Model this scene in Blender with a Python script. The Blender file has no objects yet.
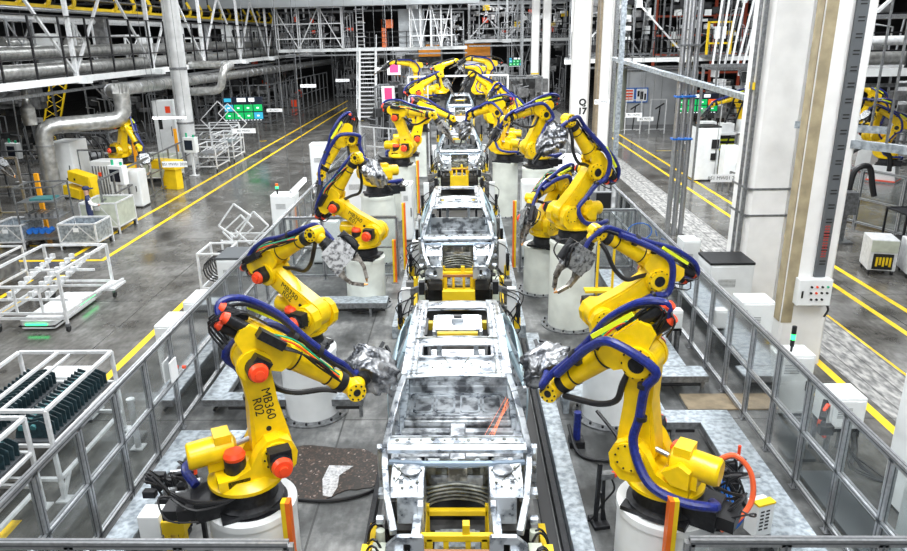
import bpy, math, random
from mathutils import Vector, Matrix
V = Vector
random.seed(7)
SC = bpy.context.scene
COL = SC.collection

# ------------------------------------------------------------------ camera
cd = bpy.data.cameras.new('camera')
cd.sensor_width = 36.0
cd.lens = 705.0 / 907.0 * 36.0
cd.shift_x = 0.01488
cd.clip_start = 0.1
cd.clip_end = 600
cam = bpy.data.objects.new('camera', cd)
COL.objects.link(cam)
cam.matrix_world = Matrix(((0.99945480, 0.00956217, 0.03160175, 0.0),
                           (0.02687466, 0.32040052, -0.94690087, 0.0),
                           (-0.01917965, 0.94723391, 0.31996886, 6.3),
                           (0, 0, 0, 1)))
SC.camera = cam

# ------------------------------------------------------------------ view and light
SC.view_settings.view_transform = 'Standard'
SC.view_settings.look = 'None'
SC.view_settings.gamma = 1.0
SC.view_settings.use_curve_mapping = False
SC.view_settings.exposure = 0.0

w = bpy.data.worlds.new('hall_air')
SC.world = w
w.use_nodes = True
w.node_tree.nodes['Background'].inputs[0].default_value = (0.80, 0.88, 1.0, 1)
w.node_tree.nodes['Background'].inputs[1].default_value = 0.04


def area(name, loc, sx, sy, power, color=(1, 1, 1), rot=(0, 0, 0)):
    l = bpy.data.lights.new(name, 'AREA')
    l.shape = 'RECTANGLE'
    l.size = sx
    l.size_y = sy
    l.energy = power
    l.color = color
    o = bpy.data.objects.new(name, l)
    o.location = loc
    o.rotation_euler = rot
    COL.objects.link(o)
    return o


# rows of roof lights above the hall, plus tilted fill lights
for yy in (4, 16, 30, 46):
    area('roof_and_fill_light', (0, yy, 11.2), 3.0, 7.0, 1350 if yy < 20 else 1300, (0.95, 0.98, 1.0))
for yy in (8, 24, 42):
    area('roof_and_fill_light', (-11, yy, 11.2), 2.2, 6.0, 1000, (0.95, 0.98, 1.0))
    area('roof_and_fill_light', (9.5, yy, 11.2), 2.2, 6.0, 1150, (0.95, 0.98, 1.0))
area('roof_and_fill_light', (0, -6, 10.5), 12.0, 3.0, 950, (1, 1, 1), (math.radians(38), 0, 0))  # broad unseen front light behind the camera, tilted down the line
for xx, yy, pw in ((0, 24, 1300), (0, 46, 2200), (10, 22, 700), (-8, 40, 1200), (-11, 14, 900)):
    area('roof_and_fill_light', (xx, yy, 11.6), 4.0, 1.5, pw, (0.95, 0.98, 1.0), (math.radians(52), 0, 0))  # tilted lights added to brighten upright faces down the hall, no fixtures
area('roof_and_fill_light', (-24, 40, 11.2), 3.0, 20.0, 2200, (0.95, 0.98, 1.0))
area('roof_and_fill_light', (24, 36, 11.2), 3.0, 20.0, 2600, (0.95, 0.98, 1.0))
area('roof_and_fill_light', (0, 68, 11.2), 20.0, 3.0, 2000, (0.95, 0.98, 1.0))


# ------------------------------------------------------------------ materials
def mat(name, base, rough=0.5, metal=0.0, var=0.0, scale=6.0, col2=None, bump=0.0, detail=4.0, emit=None, estr=0.0,
        spec=0.5, coat=0.0, lo=0.35, hi=0.65, rvar=0.0, aniso=None):
    m = bpy.data.materials.new(name)
    m.use_nodes = True
    nt = m.node_tree
    b = nt.nodes['Principled BSDF']
    b.inputs['Base Color'].default_value = (*base, 1)
    b.inputs['Roughness'].default_value = rough
    b.inputs['Metallic'].default_value = metal
    b.inputs['Specular IOR Level'].default_value = spec
    b.inputs['Coat Weight'].default_value = coat
    if emit:
        b.inputs['Emission Color'].default_value = (*emit, 1)
        b.inputs['Emission Strength'].default_value = estr
    if var or col2 or bump:
        tc = nt.nodes.new('ShaderNodeTexCoord')
        n = nt.nodes.new('ShaderNodeTexNoise')
        n.inputs['Scale'].default_value = scale
        n.inputs['Detail'].default_value = detail
        if aniso:
            mp = nt.nodes.new('ShaderNodeMapping')
            mp.inputs['Scale'].default_value = aniso
            nt.links.new(tc.outputs['Object'], mp.inputs['Vector'])
            nt.links.new(mp.outputs['Vector'], n.inputs['Vector'])
        else:
            nt.links.new(tc.outputs['Object'], n.inputs['Vector'])
        r = nt.nodes.new('ShaderNodeValToRGB')
        c2 = col2 if col2 else tuple(max(0, c * (1 - var)) for c in base)
        r.color_ramp.elements[0].position = lo
        r.color_ramp.elements[1].position = hi
        r.color_ramp.elements[0].color = (*c2, 1)
        r.color_ramp.elements[1].color = (*base, 1)
        nt.links.new(n.outputs['Fac'], r.inputs['Fac'])
        nt.links.new(r.outputs['Color'], b.inputs['Base Color'])
        if rvar:
            mr = nt.nodes.new('ShaderNodeMapRange')
            mr.inputs['To Min'].default_value = max(0.02, rough - rvar)
            mr.inputs['To Max'].default_value = min(1, rough + rvar)
            nt.links.new(n.outputs['Fac'], mr.inputs['Value'])
            nt.links.new(mr.outputs['Result'], b.inputs['Roughness'])
        if bump:
            bp = nt.nodes.new('ShaderNodeBump')
            bp.inputs['Strength'].default_value = bump
            bp.inputs['Distance'].default_value = 0.02
            nt.links.new(n.outputs['Fac'], bp.inputs['Height'])
            nt.links.new(bp.outputs['Normal'], b.inputs['Normal'])
    return m


YEL = mat('robot_yellow', (0.93, 0.62, 0.002), 0.36, 0, 0.15, 7.0, coat=0.2)
YEL2 = mat('dull_yellow_paint', (0.88, 0.60, 0.01), 0.5, 0, 0.15, 3.0)
LINE = mat('line_yellow', (0.95, 0.62, 0.01), 0.45, 0, 0.25, 3.0, lo=0.3, hi=0.45)
LINEW = mat('worn_line_yellow', (0.85, 0.62, 0.05), 0.5, 0, 0, 5.0, col2=(0.35, 0.31, 0.2))
RED = mat('cap_red', (0.90, 0.075, 0.018), 0.4)
ORANGE = mat('orange_paint', (0.92, 0.17, 0.012), 0.45, 0, 0.15)
DARK = mat('dark_metal', (0.028, 0.029, 0.033), 0.42, 0.4, 0.5, 20)
BLACK = mat('black_rubber', (0.012, 0.012, 0.014), 0.45)
NAVY = mat('navy_hose', (0.015, 0.028, 0.22), 0.35, 0, 0.5, 30)
BLUE = mat('blue_plastic', (0.02, 0.15, 0.55), 0.4)
GREY = mat('grey_metal', (0.30, 0.31, 0.32), 0.4, 0.6, 0.45, 14)
ALU = mat('aluminium_profile', (0.52, 0.53, 0.55), 0.33, 0.8, 0.25, 20)
GALV = mat('galvanised_plate', (0.50, 0.555, 0.60), 0.36, 0.45, 0, 11.0, col2=(0.25, 0.285, 0.32), detail=10, lo=0.38, hi=0.60, rvar=0.15)
STEELW = mat('white_steel_tube', (0.80, 0.81, 0.82), 0.4, 0.1, 0.2, 8)
WHITE = mat('white_enamel', (0.84, 0.86, 0.86), 0.38, 0, 0.10, 3)
PED = mat('pedestal_white', (0.80, 0.83, 0.76), 0.45, 0, 0.18, 2.5)
COLW = mat('column_white', (0.86, 0.85, 0.83), 0.6, 0, 0.10, 2.2, detail=8)
BEIGE = mat('column_beige', (0.42, 0.35, 0.22), 0.7, 0, 0.3, 4)
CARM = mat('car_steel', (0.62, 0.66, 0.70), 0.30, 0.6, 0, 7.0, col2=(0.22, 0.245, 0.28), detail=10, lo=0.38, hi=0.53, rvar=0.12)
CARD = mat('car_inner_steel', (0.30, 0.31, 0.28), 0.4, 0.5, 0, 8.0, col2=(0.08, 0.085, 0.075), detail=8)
CARF = mat('car_floor_steel', (0.62, 0.65, 0.68), 0.34, 0.6, 0, 6.0, col2=(0.14, 0.15, 0.165), detail=9, lo=0.40, hi=0.58)
CARB = mat('car_side_steel', (0.50, 0.66, 0.74), 0.34, 0.45, 0.25, 2.0)
FOIL = mat('silver_cloth', (0.52, 0.53, 0.55), 0.30, 0.75, 0, 5.0, col2=(0.07, 0.075, 0.085), detail=7, bump=1.0, lo=0.42, hi=0.58)
DUCT = mat('duct_steel', (0.62, 0.62, 0.60), 0.36, 0.7, 0.4, 5)
BRASS = mat('copper_tip', (0.62, 0.30, 0.10), 0.35, 0.8)
GREEN = mat('fitting_green', (0.01, 0.40, 0.20), 0.4)
TEAL = mat('teal_tray', (0.05, 0.20, 0.21), 0.5, 0, 0.3)
PALEG = mat('pale_green_sheet', (0.56, 0.60, 0.50), 0.5, 0, 0.2, 4)
BROWNM = mat('brown_bar', (0.30, 0.13, 0.05), 0.5, 0.2)
DKGREY = mat('dark_grey_tray', (0.11, 0.12, 0.13), 0.5, 0.3)
SKIN = mat('skin', (0.55, 0.33, 0.24), 0.6)
CLOTH = mat('navy_work_cloth', (0.02, 0.03, 0.09), 0.8)
CLOTHW = mat('white_sleeve', (0.8, 0.8, 0.8), 0.8)
WOOD = mat('brown_board', (0.34, 0.27, 0.18), 0.6, 0, 0.35, 5)
MACH = mat('machine_dark', (0.05, 0.052, 0.055), 0.5, 0.3, 0.7, 3, col2=(0.012, 0.012, 0.012))
MACHG = mat('machine_grey', (0.24, 0.24, 0.24), 0.45, 0.4, 0.6, 4)
BACK = mat('far_wall_dark', (0.045, 0.045, 0.048), 0.8, 0, 0.6, 0.6)
LAMPM = mat('lamp_tube', (1, 1, 1), 0.5, emit=(0.93, 0.95, 1.0), estr=9.0)
GLEDM = mat('green_light', (0.0, 0.4, 0.1), 0.5, emit=(0.05, 1.0, 0.25), estr=3.0)
SCRG = mat('screen_green', (0, 0.2, 0.05), 0.4, emit=(0.0, 0.42, 0.10), estr=1.0)
SCRB = mat('screen_blue', (0, 0.1, 0.2), 0.4, emit=(0.05, 0.45, 0.62), estr=1.0)
SCRR = mat('screen_red', (0.3, 0.05, 0), 0.4, emit=(0.95, 0.12, 0.02), estr=1.0)
SCRW = mat('screen_white', (0.5, 0.5, 0.5), 0.4, emit=(0.8, 0.9, 0.95), estr=1.0)
SCRK = mat('screen_dark', (0.01, 0.015, 0.03), 0.3)
ORWALL = mat('orange_door', (0.85, 0.30, 0.02), 0.5, 0, 0.2, 1)
WALLW = mat('white_cladding', (0.60, 0.62, 0.64), 0.35, 0.3, 0.15, 1.2)
WHITEB = mat('white_sheet', (0.85, 0.86, 0.87), 0.6)
PINK = mat('pink_sign', (0.85, 0.05, 0.20), 0.5)
INK = mat('black_ink', (0.01, 0.01, 0.01), 0.6)
YGLO = mat('hi_vis_yellow', (0.75, 0.85, 0.02), 0.5)


def glass_mat():
    m = bpy.data.materials.new('clear_panel')
    m.use_nodes = True
    nt = m.node_tree
    nt.nodes.remove(nt.nodes['Principled BSDF'])
    out = nt.nodes['Material Output']
    t = nt.nodes.new('ShaderNodeBsdfTransparent')
    t.inputs[0].default_value = (0.95, 0.97, 0.97, 1)
    g = nt.nodes.new('ShaderNodeBsdfGlossy')
    g.inputs['Roughness'].default_value = 0.08
    d = nt.nodes.new('ShaderNodeBsdfDiffuse')
    d.inputs[0].default_value = (0.5, 0.55, 0.56, 1)
    lw = nt.nodes.new('ShaderNodeLayerWeight')
    lw.inputs[0].default_value = 0.08
    a = nt.nodes.new('ShaderNodeMixShader')
    nt.links.new(lw.outputs['Fresnel'], a.inputs[0])
    nt.links.new(t.outputs[0], a.inputs[1])
    nt.links.new(g.outputs[0], a.inputs[2])
    b = nt.nodes.new('ShaderNodeMixShader')
    b.inputs[0].default_value = 0.03
    nt.links.new(a.outputs[0], b.inputs[1])
    nt.links.new(d.outputs[0], b.inputs[2])
    nt.links.new(b.outputs[0], out.inputs[0])
    return m


GLASS = glass_mat()


def floor_mat():
    m = bpy.data.materials.new('concrete_floor')
    m.use_nodes = True
    nt = m.node_tree
    N = nt.nodes.new
    L = nt.links.new
    b = nt.nodes['Principled BSDF']
    tc = N('ShaderNodeTexCoord')
    sp = N('ShaderNodeSeparateXYZ')
    L(tc.outputs['Object'], sp.inputs[0])
    n1 = N('ShaderNodeTexNoise'); n1.inputs['Scale'].default_value = 0.75; n1.inputs['Detail'].default_value = 10
    n1.inputs['Roughness'].default_value = 0.65
    n2 = N('ShaderNodeTexNoise'); n2.inputs['Scale'].default_value = 5.0; n2.inputs['Detail'].default_value = 8
    L(tc.outputs['Object'], n1.inputs['Vector'])
    mp = N('ShaderNodeMapping'); mp.inputs['Scale'].default_value = (2.2, 0.7, 1)
    L(tc.outputs['Object'], mp.inputs['Vector'])
    L(mp.outputs['Vector'], n2.inputs['Vector'])

    def ramp(src, stops):
        r = N('ShaderNodeValToRGB')
        e = r.color_ramp.elements
        e[0].position, e[0].color = stops[0][0], (*stops[0][1], 1)
        e[1].position, e[1].color = stops[-1][0], (*stops[-1][1], 1)
        for p_, c_ in stops[1:-1]:
            k = e.new(p_); k.color = (*c_, 1)
        L(src, r.inputs['Fac'])
        return r

    def math_(op, a, b_=None, clamp=False):
        k = N('ShaderNodeMath'); k.operation = op; k.use_clamp = clamp
        for i, s in enumerate((a, b_)):
            if s is None: continue
            if isinstance(s, (int, float)): k.inputs[i].default_value = s
            else: L(s, k.inputs[i])
        return k.outputs[0]

    def mix(fac, a, c, mode='MIX'):
        k = N('ShaderNodeMixRGB'); k.blend_type = mode
        for i, s in zip((0, 1, 2), (fac, a, c)):
            if isinstance(s, (int, float)): k.inputs[i].default_value = s
            elif isinstance(s, tuple): k.inputs[i].default_value = (*s, 1)
            else: L(s, k.inputs[i])
        return k.outputs[0]

    aisle = ramp(n1.outputs['Fac'], [(0.34, (0.060, 0.056, 0.050)), (0.5, (0.130, 0.124, 0.114)), (0.64, (0.22, 0.215, 0.205))])
    cell = ramp(n1.outputs['Fac'], [(0.36, (0.030, 0.031, 0.031)), (0.49, (0.105, 0.108, 0.108)), (0.62, (0.26, 0.262, 0.255))])
    band = ramp(n2.outputs['Fac'], [(0.35, (0.20, 0.20, 0.20)), (0.62, (0.50, 0.49, 0.47))])
    fine = ramp(n2.outputs['Fac'], [(0.3, (0.62, 0.62, 0.62)), (0.7, (1.15, 1.15, 1.15))])
    x = sp.outputs['X']
    y = sp.outputs['Y']
    incell = math_('LESS_THAN', math_('ABSOLUTE', x), 4.9)
    inband = math_('MULTIPLY', math_('GREATER_THAN', x, 7.3), math_('LESS_THAN', x, 8.47))
    c = mix(incell, aisle.outputs[0], cell.outputs[0])
    c = mix(inband, c, band.outputs[0])
    c = mix(0.85, c, fine.outputs[0], 'MULTIPLY')
    # slab joints
    def joint(src, period, off, wdt):
        a = math_('FRACT', math_('DIVIDE', math_('ADD', src, off), period))
        return math_('LESS_THAN', a, wdt / period)
    j = math_('MAXIMUM', joint(x, 6.0, 2.1, 0.03), joint(y, 6.0, 1.2, 0.03))
    rail = math_('MULTIPLY', inband, math_('MAXIMUM', joint(x, 0.42, 0.0, 0.03), 0.0))
    j = math_('MAXIMUM', j, rail)
    c = mix(math_('MULTIPLY', j, 0.7), c, (0.02, 0.02, 0.02))
    L(c, b.inputs['Base Color'])
    rr = N('ShaderNodeMapRange')
    L(n1.outputs['Fac'], rr.inputs['Value'])
    rr.inputs['From Min'].default_value = 0.3; rr.inputs['From Max'].default_value = 0.7
    rr.inputs['To Min'].default_value = 0.10; rr.inputs['To Max'].default_value = 0.26
    rough = math_('ADD', rr.outputs[0], math_('MULTIPLY', math_('MAXIMUM', incell, inband), 0.28))
    L(rough, b.inputs['Roughness'])
    bp = N('ShaderNodeBump'); bp.inputs['Strength'].default_value = 0.12; bp.inputs['Distance'].default_value = 0.01
    L(n2.outputs['Fac'], bp.inputs['Height'])
    L(bp.outputs['Normal'], b.inputs['Normal'])
    return m


FLOORM = floor_mat()


def debris_mat():
    m = bpy.data.materials.new('spatter_debris')
    m.use_nodes = True
    nt = m.node_tree
    b = nt.nodes['Principled BSDF']
    tc = nt.nodes.new('ShaderNodeTexCoord')
    v = nt.nodes.new('ShaderNodeTexVoronoi'); v.inputs['Scale'].default_value = 34
    r = nt.nodes.new('ShaderNodeValToRGB')
    e = r.color_ramp.elements
    e[0].position = 0.0; e[0].color = (0.015, 0.012, 0.01, 1)
    e[1].position = 1.0; e[1].color = (0.60, 0.50, 0.45, 1)
    k = e.new(0.62); k.color = (0.03, 0.02, 0.015, 1)
    k = e.new(0.86); k.color = (0.10, 0.06, 0.04, 1)
    nt.links.new(tc.outputs['Object'], v.inputs['Vector'])
    nt.links.new(v.outputs['Color'], r.inputs['Fac'])
    nt.links.new(r.outputs['Color'], b.inputs['Base Color'])
    b.inputs['Roughness'].default_value = 0.45
    return m


DEBRIS = debris_mat()


mat_lg = mat("light_grey_sheet", (0.52, 0.55, 0.57), 0.5, 0, 0.1, 1)
mat_og = mat("orange_yellow_paint", (0.90, 0.38, 0.01), 0.45)
# ------------------------------------------------------------------ mesh builder
EACH = {'support_post': 'support_post', 'blue_parts': 'blue_part', 'boxes': 'box', 'yellow_plugs': 'yellow_plug', 'locating_pin': 'locating_pin', 'support_block': 'support_block',
        'push_button': 'push_button', 'green_lamp': 'green_lamp', 'conduits': 'conduit', 'steel_band': 'steel_band', 'pipe_clamp': 'pipe_clamp', 'leg_posts': 'leg',
        'steel_parts': 'steel_part', 'white_grommet': 'white_grommet', 'hook': 'hook', 'red_mark': 'red_mark', 'foot': 'foot', 'cylinders': 'cylinder',
        'valves': 'valve', 'blue_cables': 'blue_cable', 'cable_loops': 'cable_loop', 'hose_clamp': 'hose_clamp', 'bracket': 'bracket', 'hanging_wire': 'hanging_wire',
        'handle': 'handle', 'stringer': 'stringer', 'dark_panel': 'dark_panel', 'red_parts': 'red_part', 'green_light_strip': 'green_light_strip', 'sheet_parts': 'sheet_part',
        'yellow_profile': 'yellow_profile', 'hanger': 'hanger', 'part_block': 'part_block', 'pneumatic_clamp': 'pneumatic_clamp', 'foot_plates': 'foot_plate', 'anchor_bolts': 'anchor_bolt'}
TANGLE = {'seam_holes', 'equipment', 'pipes', 'air_hoses', 'hoses', 'cables', 'motor_cables', 'base_cables', 'gun_cables', 'print', 'parts', 'stacked_parts', 'part_fittings', 'bolts', 'part_holder', 'vents'}


class MB:
    def __init__(s):
        s.v = []
        s.f = []
        s.mi = []
        s.cur = 0
        s.parts = []

    def add(s, vs, fs):
        o = len(s.v)
        s.v += [tuple(p) for p in vs]
        s.f += [tuple(i + o for i in f) for f in fs]
        s.mi += [s.cur] * len(fs)
        s.parts.append((o, len(s.v), len(s.f) - len(fs), len(s.f)))
        return s

    def box(s, x0, x1, y0, y1, z0, z1, M=None):
        vs = [V((x, y, z)) for z in (z0, z1) for y in (y0, y1) for x in (x0, x1)]
        if M is not None:
            vs = [M @ p for p in vs]
        return s.add(vs, [(0, 2, 3, 1), (4, 5, 7, 6), (0, 1, 5, 4), (2, 6, 7, 3), (0, 4, 6, 2), (1, 3, 7, 5)])

    def bar(s, a, b, w=0.04, h=None, up=(0, 0, 1)):
        a, b = V(a), V(b)
        h = h or w
        d = (b - a)
        if d.length < 1e-6: return s
        d.normalize()
        u = V(up)
        if abs(d.dot(u)) > 0.97: u = V((0, 1, 0))
        sx = d.cross(u).normalized()
        sz = sx.cross(d)
        vs = [p + sx * i * w / 2 + sz * j * h / 2 for p in (a, b) for j in (-1, 1) for i in (-1, 1)]
        return s.add(vs, [(0, 2, 3, 1), (4, 5, 7, 6), (0, 1, 5, 4), (2, 6, 7, 3), (0, 4, 6, 2), (1, 3, 7, 5)])

    def tube(s, pts, r, n=8, caps=True):
        pts = [V(p) for p in pts]
        rs = r if isinstance(r, (list, tuple)) else [r] * len(pts)
        o = len(s.v)
        prev = None
        vs = []
        for i, p in enumerate(pts):
            t = (pts[min(i + 1, len(pts) - 1)] - pts[max(i - 1, 0)])
            if t.length < 1e-9: t = V((0, 0, 1))
            t.normalize()
            if prev is None:
                u = V((0, 0, 1)) if abs(t.z) < 0.9 else V((1, 0, 0))
                a = t.cross(u).normalized()
            else:
                a = (prev - t * prev.dot(t))
                a = a.normalized() if a.length > 1e-6 else t.orthogonal().normalized()
            prev = a
            b = t.cross(a)
            for k in range(n):
                an = 2 * math.pi * k / n
                vs.append(p + (a * math.cos(an) + b * math.sin(an)) * rs[i])
        fs = []
        for i in range(len(pts) - 1):
            for k in range(n):
                k2 = (k + 1) % n
                fs.append((i * n + k, i * n + k2, (i + 1) * n + k2, (i + 1) * n + k))
        if caps:
            fs.append(tuple(range(n - 1, -1, -1)))
            fs.append(tuple((len(pts) - 1) * n + k for k in range(n)))
        return s.add(vs, fs)

    def cyl(s, a, b, r, r2=None, n=16):
        return s.tube([a, b], [r, r if r2 is None else r2], n)

    def lathe(s, prof, c=(0, 0, 0), n=32):
        vs = []
        for r, z in prof:
            for k in range(n):
                an = 2 * math.pi * k / n
                vs.append((c[0] + r * math.cos(an), c[1] + r * math.sin(an), c[2] + z))
        fs = []
        for i in range(len(prof) - 1):
            for k in range(n):
                k2 = (k + 1) % n
                fs.append((i * n + k, i * n + k2, (i + 1) * n + k2, (i + 1) * n + k))
        fs.append(tuple(range(n - 1, -1, -1)))
        fs.append(tuple((len(prof) - 1) * n + k for k in range(n)))
        return s.add(vs, fs)

    def prism(s, poly, t0, t1, fn):
        n = len(poly)
        vs = [fn(a, b, t0) for a, b in poly] + [fn(a, b, t1) for a, b in poly]
        fs = [tuple(range(n - 1, -1, -1)), tuple(range(n, 2 * n))]
        for i in range(n):
            j = (i + 1) % n
            fs.append((i, j, n + j, n + i))
        return s.add(vs, fs)

    def ring(s, outer, inner, t0, t1, fn):
        # a plate with a hole; outer and inner have the same number of points
        n = len(outer)
        vs = [fn(a, b, t) for t in (t0, t1) for P_ in (outer, inner) for a, b in P_]
        fs = []
        for i in range(n):
            j = (i + 1) % n
            fs.append((j, i, n + i, n + j))
            fs.append((2 * n + i, 2 * n + j, 3 * n + j, 3 * n + i))
            fs.append((i, j, 2 * n + j, 2 * n + i))
            fs.append((n + j, n + i, 3 * n + i, 3 * n + j))
        return s.add(vs, fs)

    def ball(s, c, r, n=12, jit=0.0, rnd=None):
        rx, ry, rz = r if isinstance(r, (tuple, list)) else (r, r, r)
        vs = []
        m = n // 2 + 1
        for i in range(m + 1):
            th = math.pi * i / m
            for k in range(n):
                ph = 2 * math.pi * k / n
                q = 1 + (rnd.uniform(-jit, jit) if jit else 0)
                vs.append((c[0] + rx * q * math.sin(th) * math.cos(ph), c[1] + ry * q * math.sin(th) * math.sin(ph), c[2] + rz * q * math.cos(th)))
        fs = []
        for i in range(m):
            for k in range(n):
                k2 = (k + 1) % n
                fs.append((i * n + k, (i + 1) * n + k, (i + 1) * n + k2, i * n + k2))
        return s.add(vs, fs)

    def grid(s, fn, nu, nv, thick=0.0):
        vs = [fn(i / nu, j / nv) for j in range(nv + 1) for i in range(nu + 1)]
        fs = [(j * (nu + 1) + i, j * (nu + 1) + i + 1, (j + 1) * (nu + 1) + i + 1, (j + 1) * (nu + 1) + i) for j in range(nv) for i in range(nu)]
        return s.add(vs, fs)

    def mesh(s, name, mats, smooth=False, ang=35):
        me = bpy.data.meshes.new(name)
        me.from_pydata(s.v, [], s.f)
        if not isinstance(mats, (list, tuple)): mats = [mats]
        for m in mats: me.materials.append(m)
        if len(mats) > 1:
            me.polygons.foreach_set('material_index', s.mi)
        me.validate()
        if smooth:
            me.polygons.foreach_set('use_smooth', [True] * len(me.polygons))
            me.set_sharp_from_angle(angle=math.radians(ang))
        me.update()
        return me

    def build_each(s, name, mats, parent=None, smooth=False, bevel=0):
        out = None
        for (v0, v1, f0, f1) in s.parts:
            q = MB()
            q.v = s.v[v0:v1]
            q.f = [tuple(i - v0 for i in f) for f in s.f[f0:f1]]
            out = q.build(name, mats, parent, smooth, bevel, _one=True)
        return out

    def build(s, name, mats, parent=None, smooth=False, bevel=0, loc=None, rz=0, ang=35, solid=0, _one=False):
        if not _one and parent is not None and name in EACH and not isinstance(mats, (list, tuple)):
            return s.build_each(EACH[name], mats, parent, smooth, bevel)
        o = bpy.data.objects.new(name, s.mesh(name, mats, smooth, ang))
        COL.objects.link(o)
        if parent: o.parent = parent
        if name in TANGLE: o['kind'] = 'stuff'
        if loc: o.location = loc
        if rz: o.rotation_euler.z = rz
        if solid:
            q = o.modifiers.new('solid', 'SOLIDIFY'); q.thickness = solid; q.offset = 0
        if bevel:
            q = o.modifiers.new('bevel', 'BEVEL'); q.width = bevel; q.segments = 2; q.limit_method = 'ANGLE'
        return o


def spline(pts, k=5):
    pts = [V(p) for p in pts]
    out = []
    for i in range(len(pts) - 1):
        p0 = pts[max(i - 1, 0)]; p1 = pts[i]; p2 = pts[i + 1]; p3 = pts[min(i + 2, len(pts) - 1)]
        for j in range(k):
            t = j / k
            out.append(0.5 * ((2 * p1) + (p2 - p0) * t + (2 * p0 - 5 * p1 + 4 * p2 - p3) * t * t + (3 * p1 - p0 - 3 * p2 + p3) * t ** 3))
    out.append(pts[-1])
    return out


def tag(o, label, cat=None, group=None, kind=None):
    if label: o['label'] = label
    if cat: o['category'] = cat
    if group: o['group'] = group
    if kind: o['kind'] = kind
    return o


def thing(name, label, cat, loc=(0, 0, 0), rz=0, group=None):
    o = bpy.data.objects.new(name, None)
    o.empty_display_size = 0.2
    COL.objects.link(o)
    o.location = loc
    o.rotation_euler = (0, 0, rz)
    return tag(o, label, cat, group)


def struct(o):
    o['kind'] = 'structure'
    return o


def copy_thing(root, loc, rz, label, group=None):
    r = root.copy(); COL.objects.link(r)
    r.location = loc; r.rotation_euler = (0, 0, rz)
    r['label'] = label
    if group: r['group'] = group
    for ch in list(root.children):
        c = ch.copy(); COL.objects.link(c); c.parent = r
        for g in list(ch.children):
            d = g.copy(); COL.objects.link(d); d.parent = c
    return r


def text(name, body, size, M, m, parent=None, ext=0.002, bold=0.0):
    cu = bpy.data.curves.new('t', 'FONT')
    cu.body = body
    cu.size = size
    cu.align_x = 'CENTER'
    cu.align_y = 'CENTER'
    cu.extrude = ext
    cu.offset = bold
    ob = bpy.data.objects.new('t', cu)
    COL.objects.link(ob)
    bpy.context.view_layer.update()
    me = bpy.data.meshes.new_from_object(ob.evaluated_get(bpy.context.evaluated_depsgraph_get()))
    bpy.data.objects.remove(ob)
    me.materials.clear()
    me.materials.append(m)
    o = bpy.data.objects.new(name, me)
    COL.objects.link(o)
    if parent: o.parent = parent
    o.matrix_local = M
    return o


def basis(o, x, y, z):
    """matrix with given axes"""
    x, y, z = V(x), V(y), V(z)
    return Matrix(((x.x, y.x, z.x, o[0]), (x.y, y.y, z.y, o[1]), (x.z, y.z, z.z, o[2]), (0, 0, 0, 1)))


FRONT = lambda x, y, z: basis((x, y, z), (1, 0, 0), (0, 0, 1), (0, -1, 0))   # text facing the viewer's side (-Y)

# ================================================================== SETTING
struct(MB().add([(-46, -14, 0), (46, -14, 0), (46, 112, 0), (-46, 112, 0), (-46, -14, -0.3), (46, -14, -0.3), (46, 112, -0.3), (-46, 112, -0.3)],
                [(0, 1, 2, 3), (7, 6, 5, 4), (0, 4, 5, 1), (1, 5, 6, 2), (2, 6, 7, 3), (3, 7, 4, 0)]).build('floor', FLOORM))
struct(MB().box(-46, 46, -14, 112, 13.0, 13.2).build('ceiling', mat('roof_sheet', (0.30, 0.31, 0.32), 0.6, 0, 0.3, 1)))
struct(MB().box(-46, 46, 112, 112.3, 0, 13).build('wall_back', BACK))
struct(MB().box(-46, 46, -14.3, -14, 0, 13).build('wall_front', mat('near_wall', (0.45, 0.46, 0.47), 0.7)))
struct(MB().box(-46.3, -46, -14, 112, 0, 13).build('wall_left', BACK))
struct(MB().box(46, 46.3, -14, 112, 0, 13).build('wall_right', BACK))

# painted lines on the floor
ti = 0
def line(x0, x1, y0, y1, m=LINE, h=0.004):
    global ti
    ti += 1
    return struct(MB().box(x0, x1, y0, y1, 0.0005, h).build('trim_%d' % ti, m))

line(-12.30, -12.14, 20.4, 78)
line(-11.15, -11.00, 20.5, 70)
line(-20, -12.14, 22.05, 22.2, h=0.005)
line(-20, -11.00, 20.35, 20.5, h=0.005)
line(-7.18, -7.02, 11.4, 16.9)
line(-11.60, -11.45, 13, 19.0)
line(-12.3, -12.15, 13, 18.6)
line(10.36, 10.50, 8, 52)
line(9.58, 9.72, 6, 52)
line(8.45, 8.51, 3, 15.5)
line(7.02, 7.18, 5, 20)
line(11.0, 14.5, 40.2, 40.3, LINEW)
line(5.0, 7.0, 11.62, 11.72, LINEW)
line(-8.4, -7.9, 58.0, 58.3, LINEW)
line(-13.4, -12.9, 46.8, 47.0)
line(-6.35, -6.2, 7.6, 8.1)

# ------------------------------------------------------------------ building columns
t = thing('column', 'round pale steel building column at the left aisle, dented band near its top', 'column', (-14.70, 37.9, 0))
MB().lathe([(0.43, 0), (0.43, 11.5)], n=28).build('shaft', mat('column_grey_white', (0.72, 0.73, 0.73), 0.4, 0.2, 0.2, 2), t, True)
MB().lathe([(0.60, 0), (0.60, 0.05)], n=24).build('base_plate', GREY, t)
MB().lathe([(0.445, 4.95), (0.45, 5.02), (0.445, 5.09)], n=28).lathe([(0.445, 2.2), (0.45, 2.25), (0.445, 2.3)], n=28).build('band', GREY, t, True)

def sq_column(x, y, wx, wy, label, body_mat=COLW, h=12.8, n='column'):
    t = thing(n, label, 'column', (x, y, 0))
    a, b, c = wx / 2, wy / 2, min(wx, wy) * 0.12
    poly = [(-a + c, -b), (a - c, -b), (a, -b + c), (a, b - c), (a - c, b), (-a + c, b), (-a, b - c), (-a, -b + c)]
    MB().prism(poly, 0, h, lambda p, q, z: (p, q, z)).build('shaft', body_mat, t)
    return t

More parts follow.
